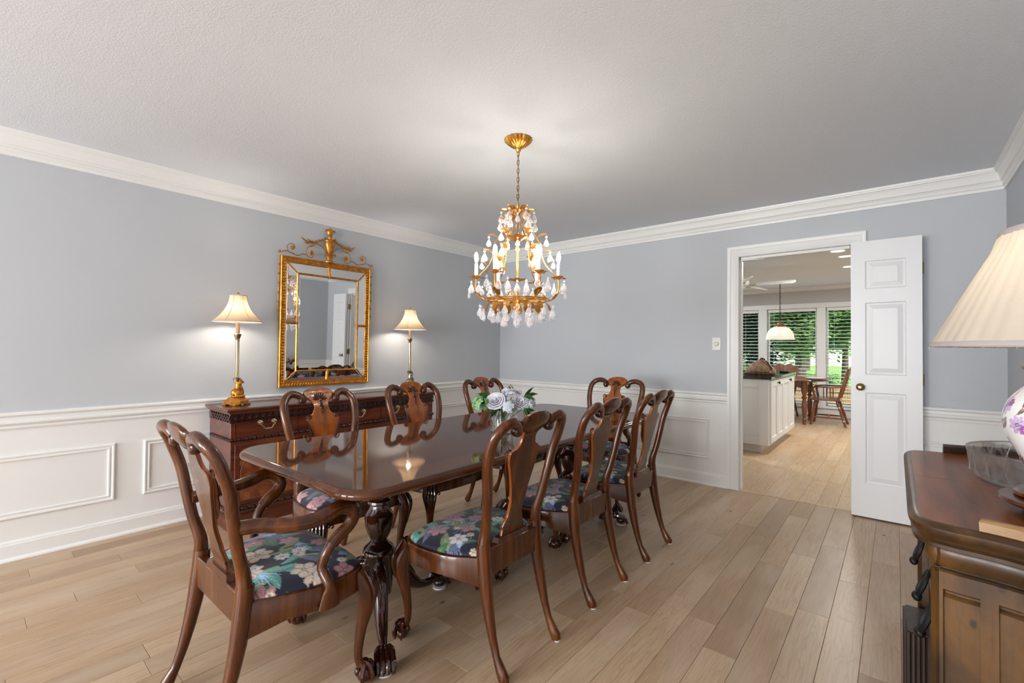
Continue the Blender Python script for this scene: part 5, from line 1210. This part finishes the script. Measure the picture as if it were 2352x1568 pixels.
def kitchen_chair(loc, rz, label, armsx):
    t = thing('kitchen_chair', label, 'chair', loc, rz, 'maple kitchen chairs')
    se = MB(); o_ = [tuple(p) for p in cr([(-.19, -.19), (-.22, -.05), (-.235, .10), (-.20, .20), (0, .225), (.20, .20), (.235, .10), (.22, -.05), (.19, -.19)], 4)]
    se.rings([[(x*.96, y*.96, .405) for x, y in o_], [(x, y, .412) for x, y in o_], [(x, y, .430) for x, y in o_], [(x*.97, y*.97, .438) for x, y in o_], [(x*.6, y*.6, .430) for x, y in o_]]); obj('seat', se, M['kwood'], t)
    F = [(.155, .14), (.165, -.15)]; G = [(.205, .20), (.225, -.27)]
    for s in (-1, 1):
        for (f, g_) in zip(F, G): obj('leg', spindle((s*g_[0], g_[1], 0), (s*f[0], f[1], .408), LEGP), M['kwood'], t)
        obj('stretcher', spindle((s*.192, .175, .13), (s*.205, -.225, .13), [(0, .009), (.3, .013), (.5, .017), (.7, .013), (1, .009)]), M['kwood'], t)
        obj('back_post', spindle((s*.185, -.175, .43), (s*.225, -.305, .93), [(0, .014), (.1, .019), (.25, .022), (.5, .017), (.75, .022), (.9, .019), (.96, .013), (.98, .020), (1, .008)]), M['kwood'], t)
        if armsx:
            obj('arm', MB().tube(cr([(s*.20, -.225, .635), (s*.245, -.08, .628), (s*.255, .10, .625), (s*.235, .20, .605)], 4), [(.020, .012)]*13, 8), M['kwood'], t)
            obj('arm_post', spindle((s*.205, .14, .43), (s*.235, .17, .61), [(0, .012), (.3, .020), (.5, .014), (.7, .021), (1, .012)]), M['kwood'], t)
            for y in (-.07, .02): obj('spindle', spindle((s*.205, y, .43), (s*.235, y, .615), [(0, .006), (.5, .010), (1, .006)]), M['kwood'], t)
    for y in (-.02,): obj('stretcher', spindle((-.198, y, .13), (.198, y, .13), [(0, .009), (.3, .013), (.5, .017), (.7, .013), (1, .009)]), M['kwood'], t)
    def crest(u, v):
        x = (u-.5)*2*.215; top = .905+.055*math.cos(x/.215*PI/2)**.7-.02*math.cos(x/.215*PI*2.2); z = .80+(top-.80)*v; return (x, -.165-.13*(z-.43)/.5-.035*(1-(x/.215)**2), z)
    cb_ = MB().grid(crest, 17, 6); cb_.grid(lambda u, v: (crest(u, v)[0], crest(u, v)[1]-.016, crest(u, v)[2]), 17, 6)
    e0 = [crest(i/16, 1) for i in range(17)]; cb_.rings([[(p[0], p[1]-.016, p[2]) for p in e0], e0], cap=False, closed=False); e1 = [crest(i/16, 0) for i in range(17)]; cb_.rings([[(p[0], p[1]-.016, p[2]) for p in e1], e1], cap=False, closed=False)
    obj('crest_rail', cb_, M['kwood'], t)
    for k in range(5): x = (k-2)*.075; obj('spindle', spindle((x*.9, -.165, .43), (x, -.165-.13*.76-.03*(1-(x/.2)**2), .81), [(0, .007), (.5, .013), (1, .008)]), M['kwood'], t)
    return t
kitchen_chair((-.885, 9.20, 0), PI/2, 'maple spindle-back armchair at the right of the kitchen table', True)
kitchen_chair((-1.62, 9.62, 0), PI, 'maple chair behind the island, its crest showing above the counter', False)
# pendant
pt = thing('pendant_lamp', 'dome glass pendant lamp on a chain over the kitchen table', 'pendant lamp', (-1.56, 9.18, 0))
obj('ceiling_rose', MB().lathe([(.01, CZ-.03), (.05, CZ-.022), (.06, CZ-.001)], 24), M['chair_dark'], pt)
z = CZ-.045; k = 0
lk2 = MB().tube([(.010*math.cos(a), 0, .020*math.sin(a)+(.008 if math.sin(a) > 0 else -.008)) for a in np.linspace(0, 2*PI, 15)[:-1]], .0032, 5, ref=(0, 1, 0), closed=True).mesh('chain_link'); lk2.materials.append(M['black'])
while z > 1.70: obj('chain_link', lk2, None, pt, loc=(0, 0, z), rot=(0, 0, k*PI/2+.5)); z -= .046; k += 1
obj('cap', MB().lathe([(.008, 1.715), (.02, 1.70), (.055, 1.695), (.062, 1.66), (.085, 1.640), (.088, 1.625), (.03, 1.622)], 28), M['kwood'], pt)
dm = cr([(.085, 1.630), (.13, 1.610), (.178, 1.555), (.205, 1.490), (.215, 1.430), (.222, 1.402)], 5)
def m_frost():
    n_ = N('ribbed_frosted_glass'); n_.p(Base_Color=(.92, .90, .86, 1), Roughness=.25); tr = n_.n('ShaderNodeBsdfTranslucent'); tr.inputs[0].default_value = (.95, .92, .86, 1); tp = n_.n('ShaderNodeBsdfTransparent')
    m1 = n_.n('ShaderNodeMixShader'); m1.inputs[0].default_value = .5; n_.l(n_.b.outputs[0], m1.inputs[1]); n_.l(tr.outputs[0], m1.inputs[2]); m2 = n_.n('ShaderNodeMixShader'); m2.inputs[0].default_value = .15; n_.l(m1.outputs[0], m2.inputs[1]); n_.l(tp.outputs[0], m2.inputs[2]); n_.l(m2.outputs[0], n_.out.inputs[0]); return n_.m
obj('glass_dome', MB().lathe([(p[0], p[1]) for p in dm], 96, flute=lambda a, z: 1+.012*math.sin(a*32), cap=False), m_frost(), pt, ang=80)
for s in (-1, 1): obj('bulb', MB().ell((s*.075, s*-.03, 1.53), (.030, .030, .042), 12, 8), M['bulb_soft'], pt); light('pendant_bulb', 'POINT', (-1.56+s*.075, 9.18-s*.03, 1.50), .4, (1, .86, .66), radius=.03)
# ceiling fan
fx_, fy_, fz_ = -1.735, 7.25, 2.175
fn = thing('ceiling_fan', 'white ceiling fan, one long blade reaching right above the pendant chain', 'ceiling fan', (fx_, fy_, 0))
obj('down_rod', MB().lathe([(.06, CZ-.001), (.055, CZ-.03), (.014, CZ-.045), (.014, fz_+.09), (.05, fz_+.085), (.105, fz_+.06), (.115, fz_+.02), (.105, fz_-.02), (.06, fz_-.045), (.05, fz_-.07), (.004, fz_-.08)], 28), M['white'], fn)
for k in range(5):
    a = math.radians(3+72*k); ca, sa = math.cos(a), math.sin(a); tlt = .42
    bl_ = cr([(.20, .048), (.40, .062), (.58, .066), (.66, .058), (.685, .030), (.688, 0)], 3); o_ = [(p[0], p[1]) for p in bl_]; o_ = o_+[(x, -y) for x, y in reversed(o_[:-1])]
    def tr3(x, y, z): z2 = z+y*math.sin(tlt)+fz_-.01; return (x*ca-y*sa, x*sa+y*ca, z2)
    bd = obj('fan_blade', MB().rings([[tr3(x, y, -.004) for x, y in o_], [tr3(x, y, .004) for x, y in o_]]), M['white'], fn, ang=30)
    obj('blade_iron', MB().tube([tr3(.10, 0, -.008), tr3(.16, 0, -.016), tr3(.22, .03, -.008)], .008, 6).tube([tr3(.16, 0, -.016), tr3(.22, -.03, -.008)], .007, 6), M['brass_pale'], bd)

# ------------------------------------------------------------------ garden outside the kitchen windows
def m_grass():
    n_ = N('lawn_grass'); v = n_.coords('Object'); n_.l(n_.ramp(n_.noise(v, 3, 5), [(.3, lin(74, 118, 44)), (.6, lin(126, 172, 72)), (.8, lin(150, 184, 96))]), n_.b.inputs['Base Color']); n_.p(Roughness=.9); return n_.m
lawn = st('ground_lawn', MB().grid(lambda u, v: (-30+60*u, KY+.2+50*v, -.25+1.0*v+.15*math.sin(u*9)*v), 40, 40), m_grass(), smooth=True)
fc = thing('bamboo_screen', 'low tan bamboo screen fence just outside the kitchen windows', 'fence', (-1.5, KY+1.3, 0))
mbam = wood('bamboo', lin(150, 112, 70), lin(196, 158, 110), lin(214, 182, 138), rough=.6, coat=0)
b = MB(); y = -3.6; r_ = random.Random(9)
while y < 1.2: b.tube([(y, KY+1.3, -.25), (y, KY+1.3, .50+r_.uniform(-.01, .01))], .011, 5); y += .0225
wpart('bamboo_canes', b, mbam, fc, kind='stuff')
wpart('tie_wire', MB().box(-3.6, 1.2, KY+1.285, KY+1.29, .36, .37).box(-3.6, 1.2, KY+1.285, KY+1.29, .12, .13), M['bark'], fc, smooth=False)
def tree(x, y, h, tr_, cr_, n_, seed, label, cols, low=.35, trunk=True):
    r_ = np.random.default_rng(seed); t = thing('garden_tree' if trunk else 'garden_shrub', label, 'tree' if trunk else 'shrub', (x, y, -.2), 0)
    if trunk:
        b = MB(); q = cr([(0, 0, 0), (.06*tr_*4, .02, h*.3), (-.05, .05, h*.6), (.03, 0, h*.9)], 5); b.tube(q, [tr_*(1-.75*i/(len(q)-1)) for i in range(len(q))], 9)
        obj('trunk', b, M['bark'], t); bb = MB()
        for k in range(7):
            a = k*2.4; z0 = h*(.35+.07*k); bb.tube(cr([(0, 0, z0), (cr_*.35*math.cos(a), cr_*.35*math.sin(a), z0+h*.05), (cr_*.8*math.cos(a), cr_*.8*math.sin(a), z0+h*.07)], 3), [tr_*.34-.004*i*tr_ for i in range(7)], 6)
        obj('branches', bb, M['bark'], t, kind='stuff')
    cen = r_.normal(0, 1, (26, 3)); cen /= np.linalg.norm(cen, axis=1)[:, None]; cen *= r_.uniform(.35, .95, (26, 1)); cen = cen*np.array([cr_, cr_, h*(1-low)*.52])+np.array([0, 0, h*(low+(1-low)*.5)])
    P_ = cen[r_.integers(0, 26, n_)]+r_.normal(0, 1, (n_, 3))*np.array([cr_*.20, cr_*.20, h*.055]); A = r_.uniform(0, 2*PI, n_); T_ = r_.uniform(-.5, .5, n_); S = r_.uniform(.6, 1.3, n_)*(.055+.009*h if trunk else .05)
    d = np.stack([np.cos(A), np.sin(A), T_], 1); e = np.stack([-np.sin(A), np.cos(A), r_.uniform(-.4, .4, n_)], 1)
    V = np.stack([P_, P_+d*S[:, None]+e*S[:, None]*.45, P_+d*S[:, None]*2.1, P_+d*S[:, None]-e*S[:, None]*.45], 1).reshape(-1, 3)
    m_ = bpy.data.meshes.new('foliage'); m_.from_pydata(V.tolist(), [], [tuple(range(4*i, 4*i+4)) for i in range(n_)]); m_.materials.append(cols); obj('foliage', m_, None, t, kind='stuff')
G1, G2, G3 = leafmat('tree_leaf_dark', lin(34, 66, 42), lin(78, 116, 78), .35), leafmat('tree_leaf_bright', lin(80, 120, 66), lin(150, 184, 112), .5), leafmat('shrub_leaf', lin(48, 84, 50), lin(104, 146, 86), .35)
for a_ in ((-3.5, 16.2, 4.4, .16, 1.1, 11000, 1, 'dark low-branched tree behind the left kitchen window', G1, .10), (-2.05, 14.7, 3.5, .07, .85, 9000, 2, 'bright green young tree seen through the middle kitchen window', G2, .26),
           (-1.2, 17.0, 4.8, .10, .95, 10000, 3, 'leafy bright tree seen through the right kitchen window', G2, .24), (-5.4, 21.5, 6.0, .2, 1.8, 14000, 4, 'dark tree farther back at the left of the garden', G1, .12),
           (-2.9, 21.0, 6.0, .22, 1.25, 11000, 5, 'dark tree with a thick trunk in the middle of the garden', G1, .32), (-.9, 24.0, 6.6, .2, 1.6, 13000, 6, 'dark tree at the right beyond the lawn', G1, .22),
           (-8.2, 27.5, 8, .3, 2.6, 15000, 9, 'tall dark tree beside the neighbouring house', G1, .1), (-4.0, 30.5, 9, .3, 2.6, 15000, 10, 'tall tree in front of the neighbouring house roof', G3, .30)): tree(*a_)
tree(-3.2, 13.2, 1.0, .1, .8, 3500, 6, 'low shrub under the middle kitchen window', G3, .0, False)
tree(-1.15, 13.3, .95, .1, .7, 3500, 7, 'low shrub under the right kitchen window', G3, .0, False)
tree(-5.2, 12.9, 1.3, .1, .9, 3500, 8, 'dense shrub under the left kitchen window', G3, .0, False)
hs = thing('neighbour_house', 'pale neighbouring house with a grey gable roof behind the garden trees', 'house', (-6.0, 36, 0.3))
obj('house_wall', MB().box(-4.5, 4.5, 0, 6, -.2, 2.6), plain('pale_siding', lin(226, 224, 220), .8), hs, smooth=False)
obj('roof', MB().rings([[(-5, -.6, 2.5), (5, -.6, 2.5), (5, -.6, 2.7), (-5, -.6, 2.7)], [(-5, 3, 4.4), (5, 3, 4.4), (5, 3, 4.6), (-5, 3, 4.6)], [(-5, 6.6, 2.5), (5, 6.6, 2.5), (5, 6.6, 2.7), (-5, 6.6, 2.7)]]), plain('grey_shingle', lin(120, 118, 120), .9), hs, smooth=False)
for x in (-3, 0, 3): f = obj('house_window', MB().box(x-.6, x+.6, -.05, 0, .9, 2.0), M['white'], hs, smooth=False); obj('pane', MB().box(x-.52, x+.52, -.06, -.05, .98, 1.92), plain('dark_pane', lin(60, 70, 80), .1), f, smooth=False)
